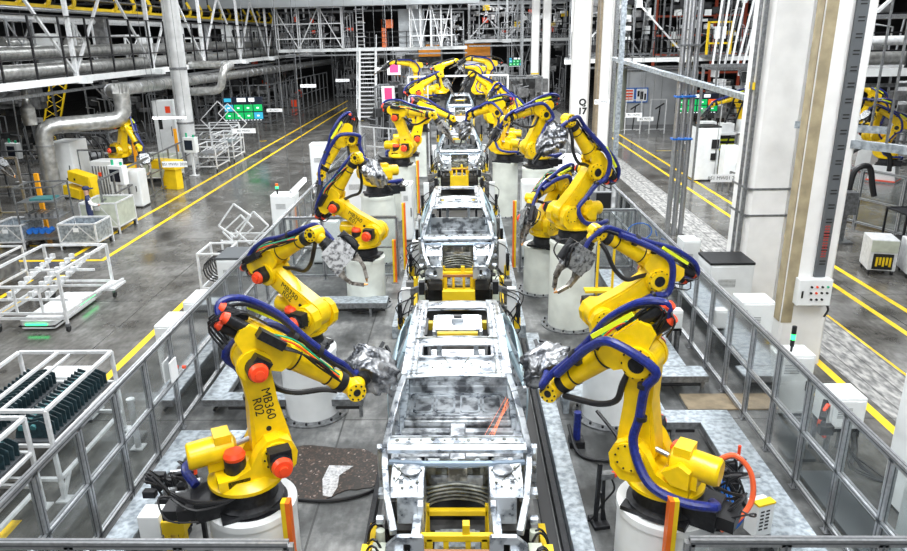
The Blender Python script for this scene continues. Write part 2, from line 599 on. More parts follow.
# big column beside the right fence
t = sq_column(6.86, 16.1, 0.98, 0.98, 'thick white concrete column, wider of the two beside the right fence')
m = MB()
for z in (2.35, 2.95):
    m.box(-0.50, 0.50, -0.505, -0.46, z, z + 0.045).box(-0.505, -0.46, -0.49, 0.49, z, z + 0.045)
m.build('steel_band', GREY, t)
m = MB()
m.tube([(-0.56, -0.15, 0.9), (-0.56, -0.15, 11)], 0.04, 8)
m.box(-0.57, -0.51, -0.45, -0.37, 0.6, 11.5)
m.build('cable_channel', GREY, t)
MB().box(-0.56, -0.50, -0.30, 0.0, 5.1, 5.25).build('bracket', YEL2, t)

t = sq_column(6.64, 13.10, 0.88, 0.36, 'slimmer white column with grey cable tray and push-button control box')
MB().box(-0.455, -0.442, -0.13, 0.13, 0.9, 11.5).box(-0.44, -0.24, -0.195, -0.181, 0.9, 11.5).build('beige_face', BEIGE, t)
m = MB().box(0.04, 0.24, -0.24, -0.18, 1.85, 11.5)
m.build('cable_tray', mat('tray_grey', (0.13, 0.14, 0.15), 0.5, 0.3), t)
m = MB()
for k in range(26):
    z = 2.1 + k * 0.27
    m.box(0.09, 0.20, -0.248, -0.24, z, z + 0.02).box(0.09, 0.20, -0.248, -0.24, z + 0.06, z + 0.08)
m.build('tray_slots', INK, t)
m = MB()
for k in range(4):
    z = 2.25 + k * 0.16
    for dx in (0, 0.05):
        for dz in (0, 0.05, 0.1):
            m.box(0.095 + dx, 0.13 + dx, -0.252, -0.245, z + dz, z + dz + 0.025)
m.build('red_lettering', mat('dull_red', (0.45, 0.06, 0.05), 0.5), t)
cb = MB().box(-0.28, 0.34, -0.38, -0.18, 1.32, 1.84).build('control_box', WHITE, t, bevel=0.01)
m = MB(); m2 = MB(); m3 = MB()
for i, (bx_, bz_) in enumerate([(-0.05 + 0.1 * a, 1.70 - 0.12 * b) for b in range(2) for a in range(4)] + [(-0.03, 1.45), (0.07, 1.45), (0.17, 1.45)]):
    q = m3 if i == 3 else (m2 if i in (1, 5) else m)
    q.cyl((bx_, -0.38, bz_), (bx_, -0.405, bz_), 0.022, n=10)
m.build('push_button', INK, cb); m2.build('push_button', RED, cb); m3.build('push_button', GREEN, cb)
MB().box(-0.22, -0.19, -0.392, -0.38, 1.48, 1.62).build('latch', INK, cb)
MB().tube(spline([(0.3, -0.28, 1.34), (0.38, -0.28, 1.2), (0.32, -0.28, 1.05)]), 0.02, 6).build('cable', BLACK, t)

# columns further along the right of the line
t = sq_column(6.35, 39.0, 0.92, 0.8, 'white concrete column bearing the marking Q 17 beyond the robots')
text('lettering', 'Q\n17', 0.46, FRONT(0.12, -0.404, 2.65), INK, t, bold=0.022)
t = sq_column(7.55, 38.6, 0.62, 0.8, 'white column with a brown side strip, immediately right of the marked one')
MB().box(-0.45, -0.31, -0.38, 0.38, 0, 12.8).build('brown_face', WOOD, t)
MB().box(0.33, 0.5, -0.42, -0.2, 0, 12.8).build('cable_channel', GREY, t)
t = sq_column(6.05, 60.0, 0.62, 0.7, 'thin far white column, left of the pair beside the small green board')
MB().box(-0.31, 0.31, -0.36, -0.352, 3.3, 3.42).build('yellow_band', YEL2, t)
sq_column(7.0, 60.5, 0.62, 0.8, 'thin far white column, right of the pair beside the small green board')
t = thing('conduit_bundle', 'bundle of three thin galvanised pipes rising in front of the right cabinets', 'pipes', (6.98, 22.6, 0))
for k in range(3):
    MB().cyl((-0.24 + k * 0.23, 0.06 * k, 0), (-0.24 + k * 0.23, 0.06 * k, 11), 0.08, n=10).build('pipe', ALU, t, True)
m = MB()
for z in (3.1, 4.4): m.box(-0.34, 0.28, -0.10, 0.2, z, z + 0.05)
m.build('pipe_clamp', BLUE, t)
MB().box(-0.34, 0.28, -0.10, 0.2, 5.9, 5.96).build('pipe_clamp', GREY, t)

t = thing('post', 'slim grey steel post standing behind the robots left of the marked column', 'post', (4.92, 59.0, 0))
MB().box(-0.09, 0.09, -0.09, 0.09, 0, 12.8).build('shaft', GREY, t)
t = thing('post', 'tall blue-grey steel post at the right edge of the marked columns', 'post', (5.85, 27.0, 0))
MB().box(-0.08, 0.08, -0.1, 0.1, 0, 12.8).build('shaft', GALV, t)
MB().box(-0.2, 0.2, -0.2, 0.2, 0, 0.02).build('base_plate', GREY, t)

# ================================================================== ROBOTS
RB = {}
def circ(cx, cz, r, a0, a1, n):
    return [(cx + r * math.cos(a0 + (a1 - a0) * i / n), cz + r * math.sin(a0 + (a1 - a0) * i / n)) for i in range(n + 1)]

mat_arm = mat('worn_gun_steel', (0.34, 0.32, 0.29), 0.4, 0.7, 0, 14, col2=(0.07, 0.06, 0.05))
def robot_meshes():
    PI = math.pi
    xz = lambda a, b, t: (a, t, b)
    # base casting, bolted on the pedestal top
    m = MB().lathe([(0.40, 0.02), (0.40, 0.07), (0.34, 0.10), (0.32, 0.24), (0.36, 0.27), (0.36, 0.30)], n=28)
    m.box(-0.36, 0.36, -0.36, -0.20, 0.0, 0.05).box(-0.36, 0.36, 0.20, 0.36, 0.0, 0.05)
    m.box(-0.62, -0.25, -0.20, 0.20, 0.0, 0.25)
    RB['base'] = m.mesh('base', DARK, True)
    m = MB().box(-0.80, -0.56, -0.17, 0.17, 0.05, 0.20)
    RB['connector_box'] = m.mesh('connector_box', BLACK)
    m = MB()
    for k in range(6):
        an = k * PI / 3 + 0.3
        m.cyl((0.37 * math.cos(an), 0.37 * math.sin(an), 0.05), (0.37 * math.cos(an), 0.37 * math.sin(an), 0.1), 0.022, n=6)
    m.box(0.36, 0.50, -0.1, 0.1, 0.0, 0.12)
    RB['bolts'] = m.mesh('bolts', GREY)
    RB['joint_seam'] = MB().tube([(0.40, 0, 0.232), (0.42, 0, 0.232)], 0.152, 22).tube([(0.88, 0, 0.226), (0.90, 0, 0.226)], 0.118, 22).mesh('joint_seam', DARK, True)
    RB['rating_plate'] = MB().box(-0.15, 0.12, -0.178, -0.17, 0.20, 0.30).mesh('rating_plate', WHITEB)
    # rotating column
    m = MB().lathe([(0.40, 0.30), (0.43, 0.32), (0.43, 0.36), (0.38, 0.39), (0.34, 0.44)], n=32)
    body = [(-0.34, 0.38), (0.40, 0.38), (0.52, 0.50), (0.55, 0.66), (0.49, 0.80), (0.36, 0.88), (0.22, 0.86), (0.12, 0.76), (0.02, 0.58), (-0.16, 0.50), (-0.34, 0.50)]
    m.prism(body, -0.30, -0.12, xz)
    m.prism([(a, b - 0.02) for a, b in body], 0.20, 0.32, xz)
    m.box(-0.05, 0.42, -0.13, 0.21, 0.38, 0.52)
    m.cyl((0.312, -0.34, 0.67), (0.312, 0.35, 0.67), 0.17, n=28)
    m.prism([(-0.34, 0.50), (-0.16, 0.50), (-0.05, 0.62), (-0.22, 0.76), (-0.34, 0.70)], 0.22, 0.34, xz)
    RB['rotating_column'] = m.mesh('rotating_column', YEL, True, 30)
    m = MB().cyl((-0.12, -0.12, 0.38), (-0.12, -0.12, 0.66), 0.12, n=20).box(-0.24, 0.0, -0.30, 0.0, 0.40, 0.48)
    RB['swivel_motor'] = m.mesh('swivel_motor', DARK, True)
    m = MB().lathe([(0.115, 0.66), (0.125, 0.70), (0.10, 0.75), (0.05, 0.76)], c=(-0.12, -0.12, 0), n=18)
    RB['swivel_cap'] = m.mesh('motor_cap', RED, True)
    m = MB().cyl((0.312, -0.34, 0.67), (0.312, -0.56, 0.67), 0.12, n=20).box(0.20, 0.44, -0.50, -0.34, 0.60, 0.82)
    RB['shoulder_motor'] = m.mesh('shoulder_motor', DARK, True)
    m = MB().cyl((0.312, -0.56, 0.67), (0.312, -0.62, 0.67), 0.12, 0.10, n=18).cyl((0.312, -0.62, 0.67), (0.312, -0.66, 0.67), 0.05, n=12)
    RB['shoulder_cap'] = m.mesh('motor_cap', RED, True)
    # balancer barrel behind the shoulder
    m = MB().tube([(-0.60, 0.10, 0.68), (-0.57, 0.10, 0.68), (-0.24, 0.10, 0.70), (-0.10, 0.10, 0.70), (-0.06, 0.10, 0.70)], [0.135, 0.155, 0.155, 0.15, 0.08], 24)
    m.box(-0.40, -0.14, 0.02, 0.24, 0.46, 0.66)
    m.box(-0.30, -0.12, -0.02, 0.22, 0.80, 0.90)
    RB['balancer'] = m.mesh('balancer', YEL, True)
    m = MB().cyl((-0.06, 0.10, 0.70), (0.22, 0.10, 0.76), 0.03, n=10)
    RB['balancer_rod'] = m.mesh('balancer_rod', ALU, True)
    # lower arm: local origin at the shoulder joint, arm along +Z
    L = 1.075
    a = math.asin((0.20 - 0.145) / L)
    out = circ(0, 0, 0.225, PI - 0.15, 2 * PI + 0.15, 14)[::1]
    pl = out + [(0.205, 0.22), (0.165, 0.55), (0.165, L - 0.14)] + circ(0, L, 0.185, -0.35, PI + 0.35, 12) + [(-0.165, L - 0.14), (-0.15, 0.60), (-0.20, 0.25)]
    m = MB().prism(pl, -0.11, 0.13, xz)
    m.prism([(a_ * .78, .02 + b_ * .96) for a_, b_ in pl], -0.125, 0.145, xz)
    RB['lower_arm'] = m.mesh('lower_arm', YEL, True, 40)
    m = MB()
    m.cyl((0, 0.13, 0), (0, 0.20, 0), 0.18, n=24).cyl((0, -0.16, L), (0, 0.20, L), 0.13, n=24)
    m.box(-0.03, 0.03, 0.14, 0.17, 0.35, 0.42)
    RB['arm_joint_cover'] = m.mesh('joint_cover', YEL, True)
    m = MB().cyl((0.0, -0.125, 0.26), (0.0, -0.135, 0.26), 0.03, n=12)
    for k in range(8):
        an = k * PI / 4
        m.cyl((0.14 * math.cos(an), 0.20, 0.14 * math.sin(an)), (0.14 * math.cos(an), 0.212, 0.14 * math.sin(an)), 0.014, n=6)
    RB['arm_bolts'] = m.mesh('bolts', DARK)
    # upper arm: local origin at elbow joint, forearm along +X, offset .225 up
    m = MB()
    m.prism(circ(0, 0, 0.20, PI * 0.9, PI * 2.05, 14) + [(0.30, 0.07), (0.34, 0.16), (0.34, 0.32), (0.20, 0.38), (-0.30, 0.36), (-0.36, 0.26), (-0.34, 0.14)], -0.17, -0.115, xz)
    m.prism(circ(0, 0, 0.20, PI * 0.9, PI * 2.05, 14) + [(0.30, 0.07), (0.34, 0.16), (0.34, 0.32), (0.20, 0.38), (-0.30, 0.36), (-0.36, 0.26), (-0.34, 0.14)], 0.135, 0.20, xz)
    m.box(-0.30, 0.30, -0.13, 0.15, 0.17, 0.35)
    m.cyl((0, -0.20, 0), (0, 0.24, 0), 0.185, n=26)
    m.cyl((0, 0.24, 0), (0, 0.27, 0), 0.15, n=26)
    RB['elbow_housing'] = m.mesh('elbow_housing', YEL, True, 30)
    m = MB()
    for k in range(10):
        an = k * PI / 5
        m.cyl((0.165 * math.cos(an), 0.24, 0.165 * math.sin(an)), (0.165 * math.cos(an), 0.252, 0.165 * math.sin(an)), 0.012, n=6)
    m.cyl((0, 0.27, 0), (0, 0.275, 0), 0.09, n=16)
    RB['elbow_bolts'] = m.mesh('bolts', DARK)
    m = MB().cyl((0, -0.20, 0), (0, -0.36, 0), 0.115, n=18).box(-0.1, 0.1, -0.33, -0.20, -0.06, 0.14)
    RB['elbow_motor'] = m.mesh('elbow_motor', DARK, True)
    RB['elbow_cap'] = MB().cyl((0, -0.36, 0), (0, -0.42, 0), 0.11, 0.09, n=18).cyl((0, -0.42, 0), (0, -0.45, 0), 0.05, n=12).mesh('motor_cap', RED, True)
    for nm, y_, z_, x_ in (('a', -0.09, 0.30, -0.52), ('b', 0.09, 0.34, -0.56), ('c', 0.02, 0.18, -0.50)):
        RB['wrist_motor_' + nm] = MB().cyl((-0.28, y_, z_), (x_, y_, z_), 0.065, n=14).mesh('wrist_motor', DARK, True)
        RB['wrist_cap_' + nm] = MB().cyl((x_, y_, z_), (x_ - 0.06, y_, z_), 0.068, 0.05, n=14).mesh('motor_cap', RED, True)
    m = MB().tube([(0.25, 0, 0.235), (0.36, 0, 0.235), (0.95, 0, 0.225), (1.02, 0, 0.225)], [0.165, 0.15, 0.105, 0.115], 22)
    m.box(0.30, 0.46, -0.09, 0.09, 0.34, 0.40)
    RB['forearm'] = m.mesh('forearm', YEL, True)
    m = MB().tube([(1.02, 0, 0.225), (1.05, 0, 0.225), (1.12, 0, 0.225), (1.14, 0, 0.225)], [0.125, 0.125, 0.12, 0.09], 20)
    RB['wrist_collar'] = m.mesh('wrist_collar', DARK, True)
    m = MB().tube([(1.12, 0, 0.225), (1.20, 0, 0.225)], [0.10, 0.10], 18).cyl((1.28, -0.12, 0.225), (1.28, 0.12, 0.225), 0.115, n=22)
    RB['wrist'] = m.mesh('wrist', YEL, True)
    m = MB()
    for sy in (-1, 1):
        for k in range(8):
            an = k * PI / 4
            m.cyl((1.28 + .09 * math.cos(an), sy * .12, .225 + .09 * math.sin(an)), (1.28 + .09 * math.cos(an), sy * .132, .225 + .09 * math.sin(an)), .012, n=6)
        m.cyl((1.28, sy * .12, .225), (1.28, sy * .128, .225), .045, n=14)
    RB['wrist_bolts'] = m.mesh('bolts', DARK)
    # flange and tools: local origin at wrist centre, tool along +Z
    m = MB().tube([(0, 0, 0.05), (0, 0, 0.13), (0, 0, 0.17)], [0.095, 0.095, 0.075], 18)
    RB['wrist_flange'] = m.mesh('wrist_flange', YEL, True)
    RB['tool_changer'] = MB().tube([(0, 0, 0.17), (0, 0, 0.23), (0, 0, 0.24), (0, 0, 0.30)], [0.10, 0.10, 0.12, 0.12], 18).mesh('tool_changer', DARK, True)
    # spot welding gun
    m = MB()
    m.box(-0.17, 0.17, -0.13, 0.13, 0.30, 0.34)
    m.prism([(-0.20, 0.34), (0.22, 0.34), (0.26, 0.55), (0.14, 0.72), (-0.14, 0.72), (-0.24, 0.55)], -0.14, -0.11, xz)
    m.prism([(-0.20, 0.34), (0.22, 0.34), (0.26, 0.55), (0.14, 0.72), (-0.14, 0.72), (-0.24, 0.55)], 0.11, 0.14, xz)
    m.box(-0.12, 0.12, -0.11, 0.11, 0.36, 0.62)
    m.box(-0.10, 0.02, -0.155, -0.14, 0.44, 0.54).box(-0.26, -0.12, -0.05, 0.05, 0.56, 0.74).box(0.10, 0.24, -0.06, 0.06, 0.54, 0.72).cyl((0.12, -0.16, 0.48), (0.12, -0.14, 0.48), 0.04, n=12)
    RB['gun_frame'] = m.mesh('gun_frame', mat('gun_aluminium', (0.45, 0.46, 0.47), 0.35, 0.65, 0, 14, col2=(0.10, 0.10, 0.105), lo=0.38, hi=0.55), True)
    m = MB().cyl((0.30, 0, 0.30), (0.30, 0, 0.66), 0.065, n=14).box(0.2, 0.3, -0.05, 0.05, 0.40, 0.5)
    RB['gun_cylinder'] = m.mesh('gun_cylinder', DARK, True)
    m = MB()
    pa = [(-0.10, 0, 0.62), (-0.21, 0, 0.80), (-0.19, 0, 0.98), (-0.07, 0, 1.15)]
    for i_, (p_, q_) in enumerate(zip(pa[:-1], pa[1:])): m.bar(p_, q_, 0.075 - 0.014 * i_, 0.11 - 0.025 * i_)
    m.box(-0.235, -0.165, -0.045, 0.045, 0.74, 0.86)
    RB['electrode_arm_a'] = m.mesh('electrode_arm', mat_arm)
    m = MB()
    pa = [(0.10, 0, 0.62), (0.19, 0, 0.78), (0.15, 0, 0.94), (0.04, 0, 1.11)]
    for i_, (p_, q_) in enumerate(zip(pa[:-1], pa[1:])): m.bar(p_, q_, 0.075 - 0.014 * i_, 0.11 - 0.025 * i_)
    m.box(0.15, 0.22, -0.05, 0.05, 0.70, 0.82)
    RB['electrode_arm_b'] = m.mesh('electrode_arm', mat_arm)
    m = MB().cyl((-0.07, 0, 1.14), (-0.02, 0, 1.19), 0.025, 0.012, n=8)
    RB['tip_a'] = m.mesh('copper_tip', BRASS, True)
    m = MB().cyl((0.04, 0, 1.10), (0.0, 0, 1.15), 0.025, 0.012, n=8)
    RB['tip_b'] = m.mesh('copper_tip', BRASS, True)
    m = MB()
    rr = random.Random(4)
    for k in range(4):
        a0 = rr.uniform(-0.2, 0.2)
        m.tube(spline([(.22, rr.uniform(-.1, .1), .3), (.36, a0, .42), (.30 + a0 * .3, a0, .62), (.14, a0 * .5, .72)], 4), 0.013, 6)
    RB['gun_cables'] = m.mesh('gun_cables', BLACK, True)
    # padded silver cover over a gun
    m = MB()
    rr = random.Random(3)
    n, k_ = 44, 40
    vs = []
    for i in range(n + 1):
        t_ = i / n
        z = 0.24 + 0.68 * t_
        r = 0.05 + 0.235 * math.sin(math.pi * min(1, 0.12 + t_ * 0.82)) ** 0.6 * (1 - 0.25 * t_)
        for k in range(k_):
            an = 2 * PI * k / k_
            q = r * (1 + 0.13 * math.sin(an * 3 + z * 9) + 0.09 * math.sin(an * 8 - z * 31) + 0.05 * math.sin(an * 13 + z * 57) + rr.uniform(-0.03, 0.03))
            vs.append((q * 1.25 * math.cos(an), q * 0.85 * math.sin(an), z + 0.02 * math.sin(5 * an)))
    fs = [(i * k_ + k, i * k_ + (k + 1) % k_, (i + 1) * k_ + (k + 1) % k_, (i + 1) * k_ + k) for i in range(n) for k in range(k_)]
    fs += [tuple(range(k_ - 1, -1, -1)), tuple(n * k_ + k for k in range(k_))]
    m.add(vs, fs)
    RB['cover'] = m.mesh('silver_cover', FOIL, True, 60)
    m = MB().bar((0.05, 0, 0.80), (0.09, 0, 1.18), 0.05).bar((-0.07, 0, 0.80), (-0.05, 0, 1.08), 0.045).bar((-0.05, 0, 1.08), (0.03, 0, 1.16), 0.035)
    RB['cover_arms'] = m.mesh('electrode_arm', DARK, True)

robot_meshes()

def mpart(me, parent, M, name=None):
    o = bpy.data.objects.new(name or me.name.split('.')[0], me)
    COL.objects.link(o)
    o.parent = parent
    o.matrix_local = M
    return o

def robot(bx, by, bz, yaw, a2, a3, tool, covered, label, side=1, lod=0, writing=None, roll=0.0, hose=NAVY):
    """tool: wanted tool direction in world axes; side: which side the hoses run (+1 = local +Y)"""
    T = thing('industrial_robot', label, 'robot', (bx, by, bz), yaw, 'yellow articulated welding robots')
    I = Matrix.Identity(4)
    mpart(RB['base'], T, I)
    mpart(RB['connector_box'], T, I)
    col = mpart(RB['rotating_column'], T, I)
    if lod < 2:
        mo = mpart(RB['swivel_motor'], T, I); mpart(RB['swivel_cap'], mo, I, 'motor_cap')
        mo = mpart(RB['shoulder_motor'], T, I); mpart(RB['shoulder_cap'], mo, I, 'motor_cap')
    ba = mpart(RB['balancer'], T, I)
    mpart(RB['balancer_rod'], ba, I)
    j2 = V((0.312, 0, 0.67))
    M2 = Matrix.Translation(j2) @ Matrix.Rotation(a2, 4, 'Y')
    la = mpart(RB['lower_arm'], T, M2)
    mpart(RB['arm_joint_cover'], la, I)
    if lod < 2: mpart(RB['arm_bolts'], la, I)
    j3 = M2 @ V((0, 0, 1.075))
    M3 = Matrix.Translation(j3) @ Matrix.Rotation(-a3, 4, 'Y')
    eh = mpart(RB['elbow_housing'], T, M3)
    if lod < 2:
        mpart(RB['elbow_bolts'], eh, I)
        mo = mpart(RB['elbow_motor'], T, M3); mpart(RB['elbow_cap'], mo, I, 'motor_cap')
    for q in ('abc' if lod < 2 else 'a'):
        mo = mpart(RB['wrist_motor_' + q], T, M3); mpart(RB['wrist_cap_' + q], mo, I, 'motor_cap')
    mpart(RB['forearm'], T, M3)
    mpart(RB['wrist_collar'], T, M3)
    if lod == 0:
        mpart(RB['joint_seam'], T, M3)
        for sy in (-1, 1):
            m = MB()
            for k in range(10):
                an = k * math.pi / 5
                m.cyl((0.312 + 0.145 * math.cos(an), sy * 0.345, 0.67 + 0.145 * math.sin(an)), (0.312 + 0.145 * math.cos(an), sy * 0.36, 0.67 + 0.145 * math.sin(an)), 0.012, n=6)
            m.build('bolts', DARK, col)
    wr = mpart(RB['wrist'], T, M3)
    if lod < 2: mpart(RB['wrist_bolts'], wr, I)
    wc = M3 @ V((1.28, 0, 0.225))
    d = Matrix.Rotation(-yaw, 3, 'Z') @ V(tool).normalized()
    q = d.to_track_quat('Z', 'Y').to_matrix().to_4x4()
    M5 = Matrix.Translation(wc) @ q @ Matrix.Rotation(roll, 4, 'Z')
    mpart(RB['wrist_flange'], T, M5)
    mpart(RB['tool_changer'], T, M5)
    if covered:
        cv = mpart(RB['cover'], T, M5, 'silver_cover')
        mpart(RB['cover_arms'], T, M5, 'electrode_arm')
    else:
        gf = mpart(RB['gun_frame'], T, M5)
        mpart(RB['gun_cylinder'], gf, I)
        mpart(RB['gun_cables'], gf, I)
        ea = mpart(RB['electrode_arm_a'], T, M5, 'electrode_arm'); mpart(RB['tip_a'], ea, I, 'copper_tip')
        ea = mpart(RB['electrode_arm_b'], T, M5, 'electrode_arm'); mpart(RB['tip_b'], ea, I, 'copper_tip')
    # dress pack
    s = side
    def A(x, y, z): return M2 @ V((x, y * s, z))
    def E(x, y, z): return M3 @ V((x, y * s, z))
    n = 10 if lod == 0 else 6
    pts = [(-0.55, 0.10 * s, 0.30), (-0.62, 0.34 * s, 0.42), (-0.30, 0.44 * s, 0.42), (0.05, 0.42 * s, 0.50), A(-0.04, 0.33, 0.18), A(-0.08, 0.30, 0.50),
           A(-0.12, 0.30, 0.85), A(-0.22, 0.32, 1.10), E(0.02, 0.34, 0.34), E(0.30, 0.26, 0.42), E(0.65, 0.17, 0.40), E(0.98, 0.15, 0.36)]
    MB().tube(spline(pts, 5), 0.052 if lod == 0 else 0.043, n).build('dress_hose', hose, T, True)
    pts = [E(-0.50, 0.02, 0.20), E(-0.62, 0.10, 0.36), E(-0.42, 0.16, 0.52), E(0.0, 0.14, 0.56), E(0.40, 0.08, 0.48), E(0.80, 0.06, 0.42), E(1.05, 0.10, 0.40), E(1.26, 0.15, 0.34),
           wc + d * 0.25 + V((0, 0.10 * s, 0.10)), wc + d * 0.42 + V((0, 0.10 * s, 0.02))]
    MB().tube(spline(pts, 5), 0.04, n).build('dress_hose', hose if lod < 2 else BLACK, T, True)
    if lod < 2:
        MB().tube(spline([p + V((0.02, -0.03 * s, -0.07)) for p in map(V, pts)], 4), 0.022, 6).build('cable_bundle', BLACK, T, True)
        m = MB()
        for x in (0.30, 0.66):
            c = E(x, 0.10, 0.40)
            ax = (M3.to_3x3() @ V((1, 0, 0)))
            m.cyl(c - ax * 0.03, c + ax * 0.03, 0.10, n=12)
        for z in (0.5, 0.88):
            c = A(-0.10, 0.30, z)
            ax = (M2.to_3x3() @ V((0, 0, 1)))
            m.cyl(c - ax * 0.025, c + ax * 0.025, 0.062, n=12)
        m.build('hose_clamp', BLACK, T, True)
        m = MB()
        m.bar(E(-0.30, 0.20, 0.46), E(0.25, 0.22, 0.50), 0.035, 0.05)
        m.build('spring_retractor', mat_hv, T)
        m = MB(); rr = random.Random(int(bx * 100 + by * 10))
        for k in range(6):
            a, b = rr.uniform(-.14, .14), rr.uniform(-.12, .12)
            m.tube(spline([E(-0.36, a, 0.10 + b), E(-0.60, a + .1, 0.22 + b), E(-0.44, b, 0.42), E(-0.1 + a, 0.14, 0.40)], 4), 0.012, 5)
        m.build('motor_cables', BLACK, T, True)
        m = MB()
        for k in range(3):
            a = rr.uniform(-.1, .1)
            m.tube(spline([(-0.66, a, 0.15), (-0.82, -0.1 + a, 0.36), (-0.6, -0.25, 0.24 + a), (-0.2, -0.34, 0.30), (-0.12, -0.2, 0.5)], 4), 0.016, 5)
        m.build('base_cables', [BLACK], T, True)
        MB().tube(spline([(-0.7, 0.1, 0.16), (-0.95, 0.05, 0.30), (-0.9, -0.15, 0.12), (-0.6, -0.3, 0.10)], 4), 0.011, 5).build('signal_cable', BLACK, T, True)
    if lod == 0:
        pts = [E(0.10, 0.05, 0.02), E(0.32, 0.16, -0.10), E(0.50, 0.20, -0.22), E(0.75, 0.16, -0.16), E(1.0, 0.12, 0.02), E(1.14, 0.06, 0.10)]
        MB().tube(spline(pts, 5), 0.036, 8).build('black_dress_hose', BLACK, T, True)
        m = MB()
        for k in range(3):
            m.tube(spline([E(0.0 + .05 * k, -0.22, 0.30), E(0.3, -0.20 - .03 * k, 0.36), E(0.65, -0.15 - .02 * k, 0.30 + .03 * k), E(1.0, -0.14, 0.26)], 4), 0.012, 5)
        m.build('cables', BLACK, T, True)
        MB().tube(spline([E(-0.1, -0.18, 0.34), E(0.2, -0.23, 0.42), E(0.6, -0.18, 0.36), E(0.95, -0.15, 0.30)], 4), 0.011, 5).build('red_air_line', RED, T, True)
        MB().tube(spline([E(-0.1, -0.14, 0.36), E(0.2, -0.20, 0.45), E(0.6, -0.15, 0.38), E(0.95, -0.12, 0.32)], 4), 0.011, 5).build('green_air_line', GREEN, T, True)
        MB().box(-0.20, 0.12, -0.30, -0.16, 0.30, 0.40, M3).build('connection_plate', DARK, T)
    if writing:
        for i, (tx, sz, off) in enumerate(writing):
            sd = -1 if s > 0 else -1
            M = M2 @ basis((off, -0.1275, 0.56), (0, 0, -1), (1, 0, 0), (0, -1, 0))
            text('lettering', tx, sz * 1.12, M, INK, T, bold=0.0)
    return T

mat_hv = YGLO

def pedestal(x, y, h, r, label, flange=True, m_=PED):
    t = thing('robot_pedestal', label, 'pedestal', (x, y, 0), 0, 'white cylindrical robot pedestals')
    MB().lathe([(r, 0.03), (r, h - 0.07)], n=40).build('drum', m_, t, True)
    MB().lathe([(r + 0.16, 0), (r + 0.16, 0.03), (r, 0.035)], n=40).build('base_flange', GREY, t, True)
    MB().lathe([(r + 0.015, h - 0.09), (r + 0.015, h - 0.008), (r - 0.10, h - 0.006)], n=40).build('rim', m_, t, True)
    MB().lathe([(r - 0.09, h - 0.02), (r - 0.09, h), (0.1, h)], n=32).build('top_plate', DARK, t, True)
    m = MB()
    for k in range(16):
        an = k * math.pi / 8
        m.cyl(((r + 0.09) * math.cos(an), (r + 0.09) * math.sin(an), 0.03), ((r + 0.09) * math.cos(an), (r + 0.09) * math.sin(an), 0.07), 0.022, n=6)
    m.build('anchor_bolts', DARK, t)
    return t

pedestal(-2.47, 6.88, 1.25, 0.50, 'white drum pedestal in the bottom left, under the nearest left robot', m_=WHITE)
pedestal(-2.70, 11.15, 1.25, 0.48, 'white drum pedestal second from the viewer on the left, mostly hidden', m_=WHITE)
pedestal(-2.39, 16.5, 1.25, 0.48, 'white drum pedestal standing clear on dark floor left of the second car')
pedestal(-2.44, 20.2, 2.0, 0.50, 'white drum pedestal fourth from the viewer on the left, behind clear cage panels')
pedestal(-2.16, 25.3, 2.0, 0.50, 'white drum pedestal farthest of those on the left')
pedestal(2.28, 6.85, 1.25, 0.52, 'white drum pedestal in the bottom right, under the nearest right robot', m_=WHITE)
pedestal(2.55, 11.0, 1.25, 0.48, 'white drum pedestal hidden behind the second right robot, beside the walkway', m_=WHITE)
pedestal(2.46, 15.10, 2.0, 0.50, 'tall white drum pedestal standing clear right of the second car')
pedestal(2.05, 17.4, 1.25, 0.46, 'shorter white drum pedestal just behind and left of the tall clear one')
pedestal(2.46, 22.6, 2.3, 0.50, 'white drum pedestal behind the cross fence on the right')
pedestal(1.60, 25.6, 2.0, 0.46, 'slim white drum pedestal beside the third car, farthest on the right')

TL1 = (0.26, 0.96, 0.02)
TR1 = (0.0, 0.98, 0.12)
robot(-2.50, 6.88, 1.25, 0.47, -0.10, -0.68, TL1, True,
      'yellow robot nearest the viewer on the left, arm lettered MB360 R02', side=1, writing=[('MB360', 0.125, 0.055), ('R02', 0.125, -0.062)], roll=0.5)
robot(-2.76, 11.19, 1.25, -0.51, -0.98, 0.50, (0.72, -0.1, -0.70), False,
      'second yellow robot on the left, leaning back with bare welding gun hanging right', side=1, writing=[('MB350', 0.125, 0.055), ('R02', 0.125, -0.062)], roll=1.2)
robot(-2.39, 16.45, 1.25, -0.26, -1.0, 0.97, (0.70, 0.1, -0.75), True,
      'third yellow robot on the left, on the clear white drum, with silver-wrapped tool', side=1, writing=[('MB360', 0.125, 0.055), ('R01', 0.125, -0.062)])
robot(-2.44, 20.2, 2.0, 3.51, 0.41, -1.01, (-0.2, -0.3, -0.9), False,
      'fourth yellow robot on the left, turned away from the cars, forearm pointing down', side=1, roll=0.7)
robot(-2.16, 25.15, 2.0, -0.23, -0.35, -0.11, (0.6, -0.1, -0.8), False,
      'fifth yellow robot on the left, with a big round housing beside the third car', side=1)
robot(2.24, 6.80, 1.25, 2.55, 0.02, -0.76, TR1, True,
      'yellow robot nearest the viewer on the right with thick blue hose', side=1, roll=-0.3)
robot(2.55, 10.96, 1.25, 3.31, -0.99, 0.51, (-0.55, -0.1, -0.80), False,
      'second yellow robot on the right, blue hose along its arm, gun jaws hanging open', side=1, roll=1.3)
robot(2.46, 15.10, 2.0, 3.65, -0.69, 0.89, (-0.62, -0.2, -0.70), True,
      'third yellow robot on the right, raised on the tall white drum', side=1)
robot(2.12, 17.1, 1.3, 4.07, -0.89, -0.17, (-0.2, -0.5, -0.8), False,
      'fourth yellow robot on the right, low behind the tall drum with dark gun', side=1, roll=1.0)
robot(2.46, 22.62, 2.3, 3.52, -0.40, -0.25, (-0.5, 0.1, -0.8), False,
      'fifth yellow robot on the right, forearm stretched level toward the cars', side=1)
